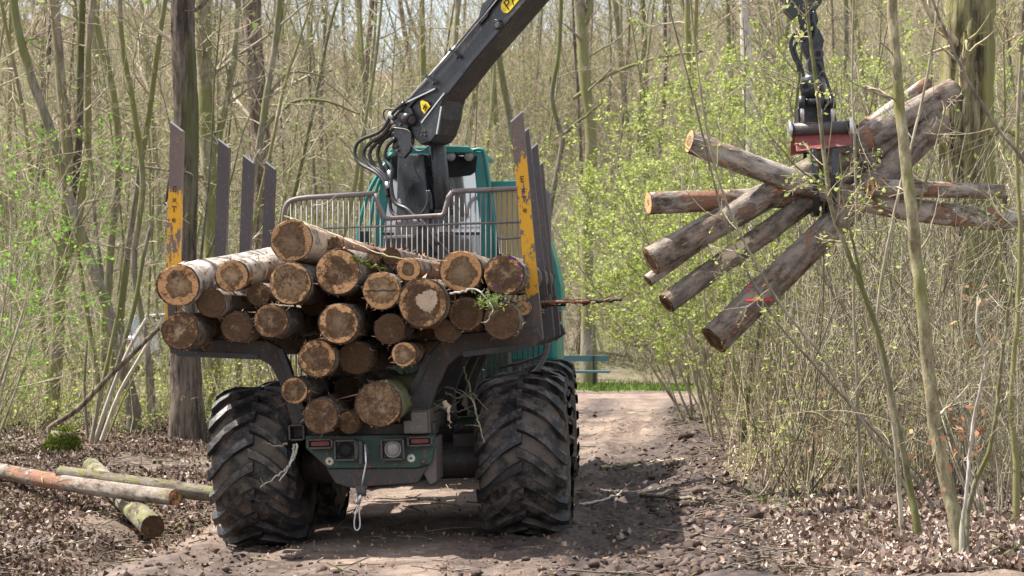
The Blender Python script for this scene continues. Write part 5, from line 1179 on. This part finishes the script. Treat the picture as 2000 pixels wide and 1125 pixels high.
hero('tree', 'big dark trunked tree rising behind the yellow left stake', [(366, 832), (360, 640), (358, 500), (364, 250), (358, 40), (362, -150), (370, -420)], 29, .185, .15, 'bark_brown', seed=1, flare=.5, n1=5, L1=3., t0=.4, limbs=[([(362, 30), (395, 10), (430, -30)], .03, .015), ([(352, 300), (335, 340), (322, 400)], .03, .02)], sides=48, rough=.10, furrow=14)
hero('tree', 'pale smooth trunk just right of the big dark trunk', [(418, 790), (416, 600), (413, 420), (404, 250), (398, 100), (394, -120), (390, -350)], 36, .155, .12, 'bark_grey', seed=2, n1=6, L1=3, t0=.35, limbs=[([(415, 300), (440, 220), (458, 110), (466, -40)], .07, .04)])
hero('tree', 'dark rough trunk rising behind the rear stakes', [(505, 780), (506, 520), (512, 330), (500, 150), (492, 0), (486, -300)], 40, .20, .16, 'bark_brown', seed=3, n1=6, L1=3, t0=.35, sides=40, rough=.10, furrow=12)
hero('tree', 'mossy tree leaning left at the left edge of the wood', [(262, 800), (222, 640), (180, 520), (140, 400), (105, 270), (62, 150), (34, 40), (15, -120)], 30, .085, .055, 'bark_moss', seed=4, n1=8, L1=2, leaf='leaf_green', leafp=.05)
hero('tree', 'forked grey trunk left of the parked car', [(96, 850), (112, 680), (118, 520), (134, 320), (118, 120), (106, -60)], 31, .10, .07, 'bark_hill', seed=5, n1=8, L1=2.2, limbs=[([(114, 560), (150, 440), (170, 300), (172, 120), (180, -50)], .06, .04)])
hero('tree', 'dark mossy trunk with a torn hollow side left of the coppice stems', [(92, 840), (108, 700), (112, 560), (130, 430), (150, 300), (155, 100), (160, -80)], 31, .075, .05, 'bark_hill', seed=6, n1=6, L1=1.6)
hero('tree', 'slim tree bending right beside the forked grey trunk', [(210, 840), (205, 660), (216, 500), (235, 330), (225, 180), (195, 60), (180, -80)], 33, .075, .05, 'bark_moss', seed=7, n1=8, L1=2)
hero('tree', 'slim tree with a crooked stem in front of the parked car', [(300, 830), (290, 690), (262, 520), (280, 360), (262, 210), (240, 80), (236, -60)], 30, .055, .035, 'bark_moss', seed=8, n1=8, L1=1.8)
hero('tree', 'crooked mossy tree between the rear stakes and the crane', [(462, 790), (470, 560), (492, 360), (512, 250), (520, 190), (534, 110), (545, 20), (556, -120)], 33, .07, .045, 'bark_moss', seed=9, n1=9, L1=2., limbs=[([(508, 262), (550, 215), (590, 195), (650, 200), (705, 222)], .035, .015), ([(518, 200), (545, 160), (575, 140), (640, 150)], .03, .012)])
hero('tree', 'slender mossy tree directly right of the stakes', [(1066, 760), (1068, 600), (1072, 430), (1098, 280), (1092, 250), (1078, 190), (1092, 90), (1098, -80)], 38, .06, .035, 'bark_moss', seed=10, n1=9, L1=2, limbs=[([(1098, 265), (1120, 245), (1150, 222), (1180, 195)], .03, .015), ([(1092, 250), (1080, 200), (1075, 150)], .03, .015)])
hero('tree', 'grey trunk forking in two near the top right of the stakes', [(1150, 700), (1148, 560), (1146, 420), (1155, 280), (1142, 150), (1136, 60), (1126, -80)], 50, .16, .12, 'bark_hill', seed=11, n1=7, L1=3, limbs=[([(1137, 55), (1150, 20), (1152, -60)], .09, .06), ([(1120, 192), (1180, 152), (1235, 128), (1290, 112), (1380, 100)], .05, .02)])
hero('tree', 'pale flaking trunk high above the level held log', [(1478, 560), (1470, 330), (1462, 200), (1456, 60), (1452, -80)], 44, .13, .11, 'twig_pale', seed=12, n1=6, L1=2.5)
hero('oak_tree', 'massive furrowed mossy oak trunk behind the grapple logs', [(1932, 840), (1922, 700), (1908, 540), (1895, 380), (1888, 240), (1892, 100), (1900, -60), (1908, -300)], 23, .31, .255, 'bark_oak', seed=13, n1=5, L1=2.2, t0=.45, flare=.35, sides=72, rough=.15, furrow=15, limbs=[([(1850, 300, -.2), (1830, 268, -.3), (1812, 262, -.4)], .035, .025), ([(1935, 262, -.2), (1962, 252, -.3), (1990, 268, -.4)], .04, .02)])
hero('tree', 'second mossy trunk close behind the oak at the right edge', [(1962, 860), (1955, 700), (1948, 560), (1950, 380)], 26, .14, .12, 'bark_brown', seed=14, n1=3, L1=1.5)
hero('young_tree', 'slim smooth young tree with mossy base in front of the held logs', [(1880, 1125), (1868, 1030), (1848, 940), (1833, 860), (1813, 700), (1797, 560), (1783, 440), (1768, 300), (1756, 170), (1747, 40), (1742, -120)], 14.9, .052, .033, 'bark_grey', seed=15, n1=7, L1=.8, t0=.1, flare=.25, minr=.0022, n2=3, n3=2, rough=.02, limbs=[([(1822, 900), (1832, 870), (1850, 850), (1862, 800)], .012, .006), ([(1783, 440), (1810, 350), (1850, 200)], .010, .005)])
hero('young_tree', 'thin greenish stem crossing right in front of the grapple', [(1792, 1030), (1775, 930), (1748, 800), (1718, 660), (1690, 580), (1655, 490), (1625, 400), (1608, 250), (1590, 110), (1574, -40)], 15.8, .024, .013, 'bark_grey', seed=16, n1=10, L1=.9, t0=.15, minr=.0022, leaf='leaf_lime', leafp=.18, lsize=.028, rough=.02, limbs=[([(1690, 580), (1668, 480), (1650, 400), (1640, 300)], .012, .006), ([(1640, 440), (1600, 360), (1560, 330), (1500, 260)], .010, .004)])
hero('young_tree', 'pale thin stem arching left in front of the lowest held log', [(1790, 985), (1730, 890), (1660, 790), (1600, 690), (1520, 590), (1440, 450), (1395, 330), (1365, 180), (1338, -60)], 17.2, .014, .007, 'twig', seed=17, n1=10, L1=.9, t0=.1, minr=.002, leaf='leaf_lime', leafp=.15, lsize=.026, rough=0)
hero('young_tree', 'dark thin stem arching left beside the pale one', [(1820, 985), (1765, 905), (1700, 830), (1600, 720), (1500, 600), (1420, 430), (1375, 260), (1330, 90), (1290, -60)], 17.6, .013, .007, 'twig_dark', seed=18, n1=10, L1=.9, t0=.1, minr=.002, leaf='leaf_lime', leafp=.15, lsize=.026, rough=0)
hero('young_tree', 'forked whitish stem with withered leaves left of the right edge', [(1878, 1040), (1888, 960), (1900, 840), (1915, 740), (1920, 700), (1902, 640), (1906, 580)], 14.6, .014, .008, 'twig_pale', seed=19, n1=8, L1=.5, t0=.2, minr=.0018, rough=0)
hero('young_tree', 'lichened crooked stem beside the whitish one', [(1886, 1060), (1900, 960), (1930, 880), (1945, 790), (1950, 700), (1966, 560)], 15.0, .020, .010, 'bark_grey', seed=20, n1=8, L1=.6, t0=.3, minr=.002, rough=0)
hero('young_tree', 'brown stem leaning right at the right edge', [(1985, 900), (1975, 780), (1985, 640), (1996, 480), (1990, 300), (1998, 100)], 17, .022, .015, 'bark_hill', seed=21, n1=8, L1=1, minr=.0022, leaf='leaf_lime', leafp=.1, lsize=.03, rough=0)
hero('young_tree', 'long dark arching branch stem across the top right corner', [(2060, 380), (2010, 330), (1950, 250), (1890, 160), (1840, 50), (1800, -60)], 16.5, .016, .010, 'twig_dark', seed=22, n1=8, L1=.8, t0=.1, minr=.002, rough=0)
hero('young_tree', 'thin upright stem right of the grapple', [(1760, 1000), (1740, 800), (1712, 640), (1742, 430), (1800, 200), (1830, 20), (1840, -60)], 16.6, .015, .009, 'twig', seed=23, n1=9, L1=.9, t0=.15, minr=.002, leaf='leaf_lime', leafp=.12, lsize=.028, rough=0)
hero('young_tree', 'straight pale stem left of the slim young tree', [(1680, 980), (1676, 800), (1668, 600), (1672, 380), (1664, 180), (1668, -60)], 18.0, .014, .009, 'twig', seed=24, n1=9, L1=.9, t0=.2, minr=.002, leaf='leaf_lime', leafp=.12, lsize=.028, rough=0)
# cut coppice stool
cop = empty('coppice_stool', on_ground(190, 868, 0)); b0 = np.array(cop.location)
for i, (pp, r) in enumerate((([(178, 866), (196, 770), (214, 690), (228, 622)], .032), ([(184, 866), (216, 770), (248, 690), (286, 622)], .030), ([(196, 866), (232, 770), (272, 700), (318, 620)], .028), ([(186, 866), (222, 740), (262, 600), (280, 500), (296, 440)], .036), ([(172, 866), (165, 760), (170, 660)], .022), ([(205, 866), (236, 790), (262, 736)], .014))):
    tw = Twigs(); P = resample(np.array(catmull([at(px, py, b0[1] + .1 * i) for px, py in pp], 5)), 14) - b0; tw.add(P, np.linspace(r, r * .75, 14), 8); obj('cut_stem', np_mesh('cut_stem', *tw.arrays(), M['twig_pale' if i in (1, 2) else 'bark_moss']), cop)
tag(cop, 'coppice stool with cut slanting stems left of the forwarder', 'coppice')
hero('fallen_tree', 'dead stem leaning low in front of the parked car', [(96, 835), (150, 800), (205, 742), (260, 690), (310, 640)], 28, .038, .03, 'bark_brown', seed=25, n1=4, L1=.8, flare=0, cat='fallen tree')
# leaves of last year hanging on the right
for i, (px, py, Yq, n, mat, lab) in enumerate(((1912, 620, 14.6, 26, 'leaf_tan', 'withered tan leaves hanging on the whitish stem'), (1885, 845, 14.7, 34, 'leaf_copper', 'copper coloured beech leaves beside the slim young tree'), (1610, 835, 18.5, 60, 'leaf_tan', 'clump of brown dead bracken among the shrubs'), (1805, 880, 14.7, 12, 'leaf_copper', 'few copper leaves left of the slim young tree'))):
    rg = np.random.default_rng(70 + i); c = np.array(at(px, py, Yq)); C = rg.normal(0, 1, (n, 3)) * np.array([.10, .08, .15]); v, f = leaf_quads(C, .036, rg, 1.4, 1.8); tw = Twigs()
    for q in C[::2]: tw.add(np.array([q, q * .5 + np.array([0, 0, .06]), np.array([rg.normal(0, .02), 0, .18])]), np.array([.0015, .002, .003]), 3)
    tv, tf = tw.arrays(); vv, ff, mi = combine([(v, f, 0), (tv, tf, 1)]); o = obj('leaf_spray', np_mesh('leaf_spray', vv, ff, [M[mat], M['twig']], False, mi)); o.location = c; tag(o, lab, 'leaf spray')

# ---- forest on the slope
FT = [forest_tree(100 + i, 17 + (i % 4) * 1.6, .095 + .018 * (i % 3), ('bark_hill', 'bark_moss', 'bark_hill', 'bark_brown')[i % 4], leaf=('leaf_olive', None, None)[i % 3], leafp=.06, fork=i % 3 == 1, lean=.05) for i in range(9)]
rg = np.random.default_rng(21); placed = []
def ok_spot(x, y, dmin): return all((x - a) ** 2 + (y - b) ** 2 > dmin * dmin for a, b in placed)
fixed = [(300, 66), (700, 72), (762, 62), (868, 66), (938, 74), (1195, 60), (1238, 70), (1276, 64), (1386, 58), (1050, 80), (620, 70), (550, 64), (1650, 62), (1560, 70), (1020, 66)]
n_t = 0
while n_t < 150:
    if fixed: px, y = fixed.pop(0)
    else:
        px = rg.uniform(-160, 2160); y = 53 + 66 * rg.random() ** .8
    x = (px - 1000) / F_PX * y
    if y < hill_start(x) + 1.5 or not ok_spot(x, y, 1.5): continue
    placed.append((x, y)); k_ = rg.integers(len(FT)); s = rg.uniform(.55, 1.15) if rg.random() < .7 else rg.uniform(.35, .6)
    put(FT[k_], TC, 'forest_tree', x, y, rg.uniform(0, 6.28), s, 'bare slender tree standing on the wooded slope', 'tree', 'bare trees on the wooded slope', -.1, .05); n_t += 1
# ---- young trees in the left wood
ST = [forest_tree(140 + i, 8.5 + i % 3, .038 + .010 * (i % 3), ('bark_moss', 'bark_hill', 'bark_moss', 'bark_grey')[i % 4], n1=14, leaf='leaf_olive', leafp=.05, fork=i % 2 == 0, lean=.10) for i in range(6)]
n_t = 0; placed = []
while n_t < 60:
    y = rg.uniform(28, 52); px = rg.uniform(-120, 760) if rg.random() < .8 else rg.uniform(1380, 2100); x = (px - 1000) / F_PX * y
    if road_u(x, y) > -3.4 and px < 1000 or not ok_spot(x, y, .9): continue
    placed.append((x, y)); put(ST[rg.integers(6)], TC, 'young_tree', x, y, rg.uniform(0, 6.28), rg.uniform(.6, 1.2), 'thin leafless young tree in the dense wood beside the road', 'tree', 'young trees in the wood beside the road', -.05, .08); n_t += 1
for x, y, s in ((-7.6, 14.5, 1.15), (-9.0, 17.5, 1.3), (-6.6, 11.8, 1.1), (-8.4, 21.5, 1.2)):
    put(FT[int(y) % 3 * 3], TC, 'forest_tree', x, y, y, .72 * s, 'tree', 'tree', 'roadside trees', -.1, .03)
# ---- shrubs
SH = [shrub(200 + i, 2.9 + .35 * (i % 4), 15, ('twig', 'bark_grey', 'twig', 'twig_dark')[i % 4], ('leaf_lime', 'leaf_olive', 'leaf_lime')[i % 3], .03, .026, .34, .012, 5, 3, .01) for i in range(6)]
LH_ = [shrub(220 + i, 5.2, 12, 'twig', 'leaf_lime', .75, .038, .46, .018, 11, 4, .005, (-.12, 0), 4) for i in range(3)]
GH = [shrub(230 + i, 3.8, 10, 'twig', 'leaf_green', .45, .032, .5, .016, 8, 4, .02, (.10, 0), 2) for i in range(2)]
BH = [shrub(240 + i, 2.0 + .5 * i, 22, 'twig', ('leaf_olive', 'leaf_lime', 'leaf_olive')[i], .12, .05, .55, .010, 6, 3, .015) for i in range(3)]
def scatter_shrubs(pool, n, pxr, yr, scr, name, label, group, seed, dmin, cond=None, edge=3.3):
    rg = np.random.default_rng(seed); k = 0; tries = 0
    while k < n and tries < 9000:
        tries += 1; y = rg.uniform(*yr); px = rg.uniform(*pxr); x = (px - 1000) / F_PX * y
        if abs(road_u(x, y)) < edge and y < 47 or not ok_spot(x, y, dmin) or (cond and not cond(px, y)): continue
        placed.append((x, y)); put(pool[rg.integers(len(pool))], SF, name, x, y, rg.uniform(0, 6.28), rg.uniform(*scr), label, 'shrub', group, 0, .05); k += 1
placed = []
scatter_shrubs(SH, 8, (1540, 2080), (15.6, 20), (.45, .85), 'verge_shrub', 'many stemmed shrub with tiny buds close to the right roadside', 'budding shrubs close to the right roadside', 1, .55, lambda px, y: px > 1560 + (20 - y) * 120)
scatter_shrubs(SH, 26, (1420, 2120), (21, 36), (.75, 1.35), 'shrub', 'dense thin stemmed shrub in the thicket right of the road', 'thin stemmed shrubs in the right thicket', 2, .8, lambda px, y: y > 22 + 5 * (px < 1600) and (y > 26 or not 1800 < px < 2010))
for i, (px, y, s) in enumerate(((1430, 28, 1.0), (1540, 30, 1.1), (1370, 33, 1.05), (1660, 32, 1.1), (1400, 37, 1.15))):
    put(LH_[i % 3], SF, 'leafing_shrub', (px - 1000) / F_PX * y, y, (.3 * i) % .8 - .3, s, 'tall shrub full of fresh yellow green leaves behind the held logs', 'shrub', 'leafing shrubs behind the held logs')
for i, (px, y, s) in enumerate(((-60, 26, 1.1), (-40, 31, 1.35), (-110, 24, 1.1))):
    put(GH[i % 2], SF, 'leafing_shrub', (px - 1000) / F_PX * y, y, .4 * i, s, 'bright green leafing shrub at the left edge of the wood', 'shrub', 'green shrubs at the left edge')
scatter_shrubs(SH, 44, (-120, 900), (32, 57), (.6, 1.1), 'shrub', 'dense leafless shrub in the undergrowth left of the road', 'leafless shrubs in the left undergrowth', 3, .9, lambda px, y: not (230 < px < 560 and y < 52 and np.random.default_rng(int(px)).random() < .6))
scatter_shrubs(BH, 110, (-120, 2120), (50, 84), (.8, 1.7), 'hill_shrub', 'low twiggy bush growing on the wooded slope', 'twiggy bushes on the wooded slope', 4, 1.0)
# low growth too fine to count
def thicket(name, n, pxr, yr, seed, h, r, bark, leaf, leafn, lsize, edge=3.0):
    rg = np.random.default_rng(seed); Yq = yr[0] + (yr[1] - yr[0]) * rg.random(n); X = (pxr[0] + (pxr[1] - pxr[0]) * rg.random(n) - 1000) / F_PX * Yq; u, road, mud, green = masks(X, Yq)
    keep = (np.abs(road_u(X, Yq)) > edge) | (Yq > 48.5); keep &= (road < .2) & (fbm(X * .35 + seed, Yq * .25, 3) > -.16); X, Yq = X[keep], Yq[keep]; n = len(X)
    hh = h * np.minimum(rg.gamma(3, .33, n), 1.5); P = np.zeros((n, 5, 3)); P[:, 0] = np.stack([X, Yq, height(X, Yq, False) - .05], 1); d = np.concatenate([rg.normal(0, .32, (n, 2)), np.ones((n, 1))], 1)
    for k in range(1, 5): d = d + rg.normal(0, .16, (n, 3)) * np.array([1, 1, .3]); P[:, k] = P[:, k - 1] + d * (hh / 4)[:, None]
    k2 = (np.abs(road_u(P[:, 4, 0], P[:, 4, 1])) > edge) | (P[:, 4, 1] > 48.5); P = P[k2]; hh = hh[k2]; n = len(P)
    tw = Twigs(); rr = r * rg.uniform(.5, 1.5, n); tw.addv(P, rr[:, None] * np.linspace(1, .35, 5), 4)
    nb = 3; src = np.repeat(np.arange(n), nb); t = rg.integers(1, 4, n * nb); b = P[src, t]; dd = rg.normal(0, .7, (n * nb, 3)); dd[:, 2] = np.abs(dd[:, 2]) * .8; L = (hh[src] * rg.uniform(.12, .35, n * nb))[:, None]
    B = np.stack([b, b + dd * L * .5 + rg.normal(0, .03, b.shape), b + dd * L], 1); tw.addv(B, (rr[src] * .45)[:, None] * np.array([1, .8, .5]), 3)
    parts = [(*tw.arrays(), 0)]
    if leafn: 
        sel = rg.integers(0, len(B), leafn); C = B[sel, rg.integers(1, 3, leafn)] + rg.normal(0, .05, (leafn, 3)); parts.append((*leaf_quads(C, lsize, rg, .7, 1.4), 1))
    v, f, mi = combine(parts); return tag(obj(name, np_mesh(name, v, f, [M[bark], M[leaf]], True, mi)), kind='stuff')
thicket('slope_undergrowth', 8500, (-150, 2150), (51, 80), 31, 2.6, .009, 'twig', 'leaf_lime', 26000, .05)
thicket('slope_undergrowth', 8500, (-150, 2150), (74, 118), 32, 4.4, .014, 'twig', 'leaf_olive', 42000, .09)
thicket('left_undergrowth', 3600, (-120, 900), (29, 57), 33, 1.1, .006, 'twig', 'leaf_lime', 16000, .036)
thicket('right_undergrowth', 2600, (1350, 2120), (20.5, 42), 34, 1.2, .0055, 'twig', 'leaf_lime', 9000, .034)
thicket('right_undergrowth', 800, (1480, 2100), (19.5, 30), 35, 2.6, .008, 'twig', 'leaf_lime', 3000, .034)

# ================================================================== parked car and bench far back
cx = at(260, 700, 52); car = empty('parked_car', (cx.x + 1.5, 52.6, gz(cx.x + 2, 52.6)), (0, 0, R(28)))
tag(car, 'silver hatchback parked behind the trees on the left', 'car')
m = MB()   # local: x forward, y to the left, z up
def carsec(x, zb, zt, hw, tw): return [(x, -hw, zb), (x, -hw * 1.0, (zb + zt) * .55), (x, -tw, zt), (x, tw, zt), (x, hw, (zb + zt) * .55), (x, hw, zb)]
secs = [carsec(-1.98, .35, .80, .74, .66), carsec(-1.90, .25, .95, .82, .70), carsec(-1.5, .22, .98, .86, .72), carsec(0, .2, .98, .87, .76), carsec(1.1, .2, .96, .87, .74), carsec(1.7, .22, .82, .83, .66), carsec(2.0, .32, .62, .70, .55)]
vs = [p for s in secs for p in s]; fs = [(i * 6 + k, i * 6 + k + 1, i * 6 + 7 + k, i * 6 + 6 + k) for i in range(len(secs) - 1) for k in range(5)] + [tuple(range(5, -1, -1)), tuple(range(len(vs) - 6, len(vs)))]
m.add(vs, fs, True); m.build('body', M['car_silver'], car, bevel=.03)
m = MB(); cab_ = [[(-1.82, .70), (-1.72, .98), .0], ]; g0 = [(-1.86, .95, .70), (-1.5, 1.42, .56), (-.3, 1.48, .58), (.35, 1.40, .55), (1.0, .96, .70)]
vs = [(x, s * w, z) for x, z, w in g0 for s in (-1, 1)]; m.add(vs, [(0, 1, 3, 2), (2, 3, 5, 4), (4, 5, 7, 6), (6, 7, 9, 8), (0, 2, 4, 6, 8), (9, 7, 5, 3, 1)]); m.build('window', M['car_glass'], car)
m = MB(); m.add([(-1.5, -.57, 1.425), (-1.5, .57, 1.425), (-.3, .59, 1.485), (-.3, -.59, 1.485), (.35, -.56, 1.405), (.35, .56, 1.405), (-1.5, -.57, 1.455), (-1.5, .57, 1.455), (-.3, .59, 1.52), (-.3, -.59, 1.52), (.35, -.56, 1.44), (.35, .56, 1.44)], [(6, 9, 8, 7), (9, 10, 11, 8), (0, 1, 2, 3), (3, 2, 5, 4), (0, 6, 7, 1), (4, 5, 11, 10), (0, 3, 9, 6), (3, 4, 10, 9), (1, 7, 8, 2), (2, 8, 11, 5)]); m.build('roof', M['car_silver'], car)
for s in (-1, 1):
    for a, b in (((-1.86, s * .71, .95), (-1.5, s * .575, 1.44)), ((-.35, s * .775, .96), (-.3, s * .595, 1.5)), ((1.0, s * .71, .96), (.35, s * .565, 1.42))):
        m = MB(); m.bar(a, b, .07, .06, (0, 1, 0)); m.build('window_pillar', M['car_silver'], car)
    m = MB(); m.box((-1.96, s * .60, .78), (.10, .24, .16)); m.build('tail_light', M['lamp_red'], car, bevel=.02)
    for x in (-1.25, 1.3):
        m = MB(); m.lathe([(-.1, .16), (-.1, .28), (-.07, .31), (.07, .31), (.1, .28), (.1, .16)], 'y', 20, (x, s * .80, .31)); w = m.build('wheel', M['tyre_rubber'], car)
        m = MB(); m.lathe([(-.102, .01), (-.09, .15)] if s < 0 else [(.09, .15), (.102, .01)], 'y', 14, (x, s * .80, .31)); m.build('rim', M['bright_steel'], w)
m = MB(); m.box((-2.0, 0, .62), (.02, .5, .11)); m.build('number_plate', M['print_white'], car)
bq = at(1110, 752, 48.6); bench = empty('bench', (bq.x, 48.6, gz(bq.x, 48.6)), (0, 0, R(2)))
tag(bench, 'weathered teal wooden bench on the grass at the end of the road', 'bench')
for y, z, h in ((-.15, .42, .05), (.0, .42, .05), (.15, .42, .05)):
    m = MB(); m.box((0, y, z), (1.9, .12, h)); m.build('slat', M['bench_teal'], bench, bevel=.006)
m = MB(); m.box((0, .27, .72), (1.9, .04, .14)); m.build('backrest', M['bench_teal'], bench, bevel=.006)
for s in (-.6, .6):
    m = MB(); m.box((s, -.08, .19), (.06, .06, .42)); m.box((s, .22, .36), (.05, .05, .85)); m.box((s, .05, .38), (.05, .38, .04)); m.build('leg', M['black_paint'], bench)

# ---- each tree and shrub of the wood gets a label of its own: look, slope, and what it stands behind
COLS = ((110, 'at the left edge'), (330, 'left of yellow stake'), (540, 'behind the left stakes'), (720, 'left of the crane'), (960, 'behind the crane'), (1100, 'behind the right stakes'), (1350, 'above the road'), (1550, 'left of the grapple'), (1690, 'behind the grapple'), (1850, 'left of the oak'), (9999, 'around the oak trunk'))
ORD = ('first', 'second', 'third', 'fourth', 'fifth', 'sixth', 'seventh', 'eighth', 'ninth', 'tenth', 'eleventh', 'twelfth', 'thirteenth', 'fourteenth', 'fifteenth', 'sixteenth', 'seventeenth', 'eighteenth', 'nineteenth', 'twentieth')
KIND = {'bare trees on the wooded slope': 'tree', 'young trees in the wood beside the road': 'young tree', 'budding shrubs close to the right roadside': 'budding verge shrub', 'thin stemmed shrubs in the right thicket': 'dense shrub', 'leafing shrubs behind the held logs': 'yellow green leafing shrub', 'green shrubs at the left edge': 'bright green leafing shrub', 'leafless shrubs in the left undergrowth': 'leafless shrub', 'twiggy bushes on the wooded slope': 'low twiggy bush'}
RS = [o for o in COL.objects if o.get('group') == 'roadside trees']
for o, w in zip(RS, ('second nearest to the camera', 'third nearest to the camera', 'nearest to the camera', 'farthest along')): o['label'] = 'bare roadside tree left of the track, ' + w
sets = {}
for o in list(COL.objects):
    g_ = o.get('group')
    if g_ in KIND and o.parent is None:
        px = 1000 + F_PX * o.location.x / o.location.y; y = o.location.y; col = next(n for lim, n in COLS if px < lim)
        if KIND[g_] == 'tree':
            bk = next(q for q in o.children if q.name.startswith('trunk')).data.materials[0].name; look = {'bark_hill': 'grey', 'bark_moss': 'mossy', 'bark_brown': 'dark brown'}[bk] + (' slender' if o.scale.x < .75 else ' tall') + ' tree'
            where = 'low on the slope' if y < 70 else 'midway up the slope' if y < 92 else 'high on the slope'
        else:
            look = KIND[g_]; where = '' if y < 24 else 'set back' if y < 40 else 'far back' if y < 51 else 'on the slope'
        sets.setdefault((look, where, col), []).append((px, o))
for (look, where, col), lst in sets.items():
    lst.sort(key=lambda q: q[0])
    for i, (px, o) in enumerate(lst):
        s = ' '.join(q for q in (look, where, col) if q); o['label'] = s if len(lst) == 1 else '%s %s, from the left' % (ORD[min(i, 19)], s)
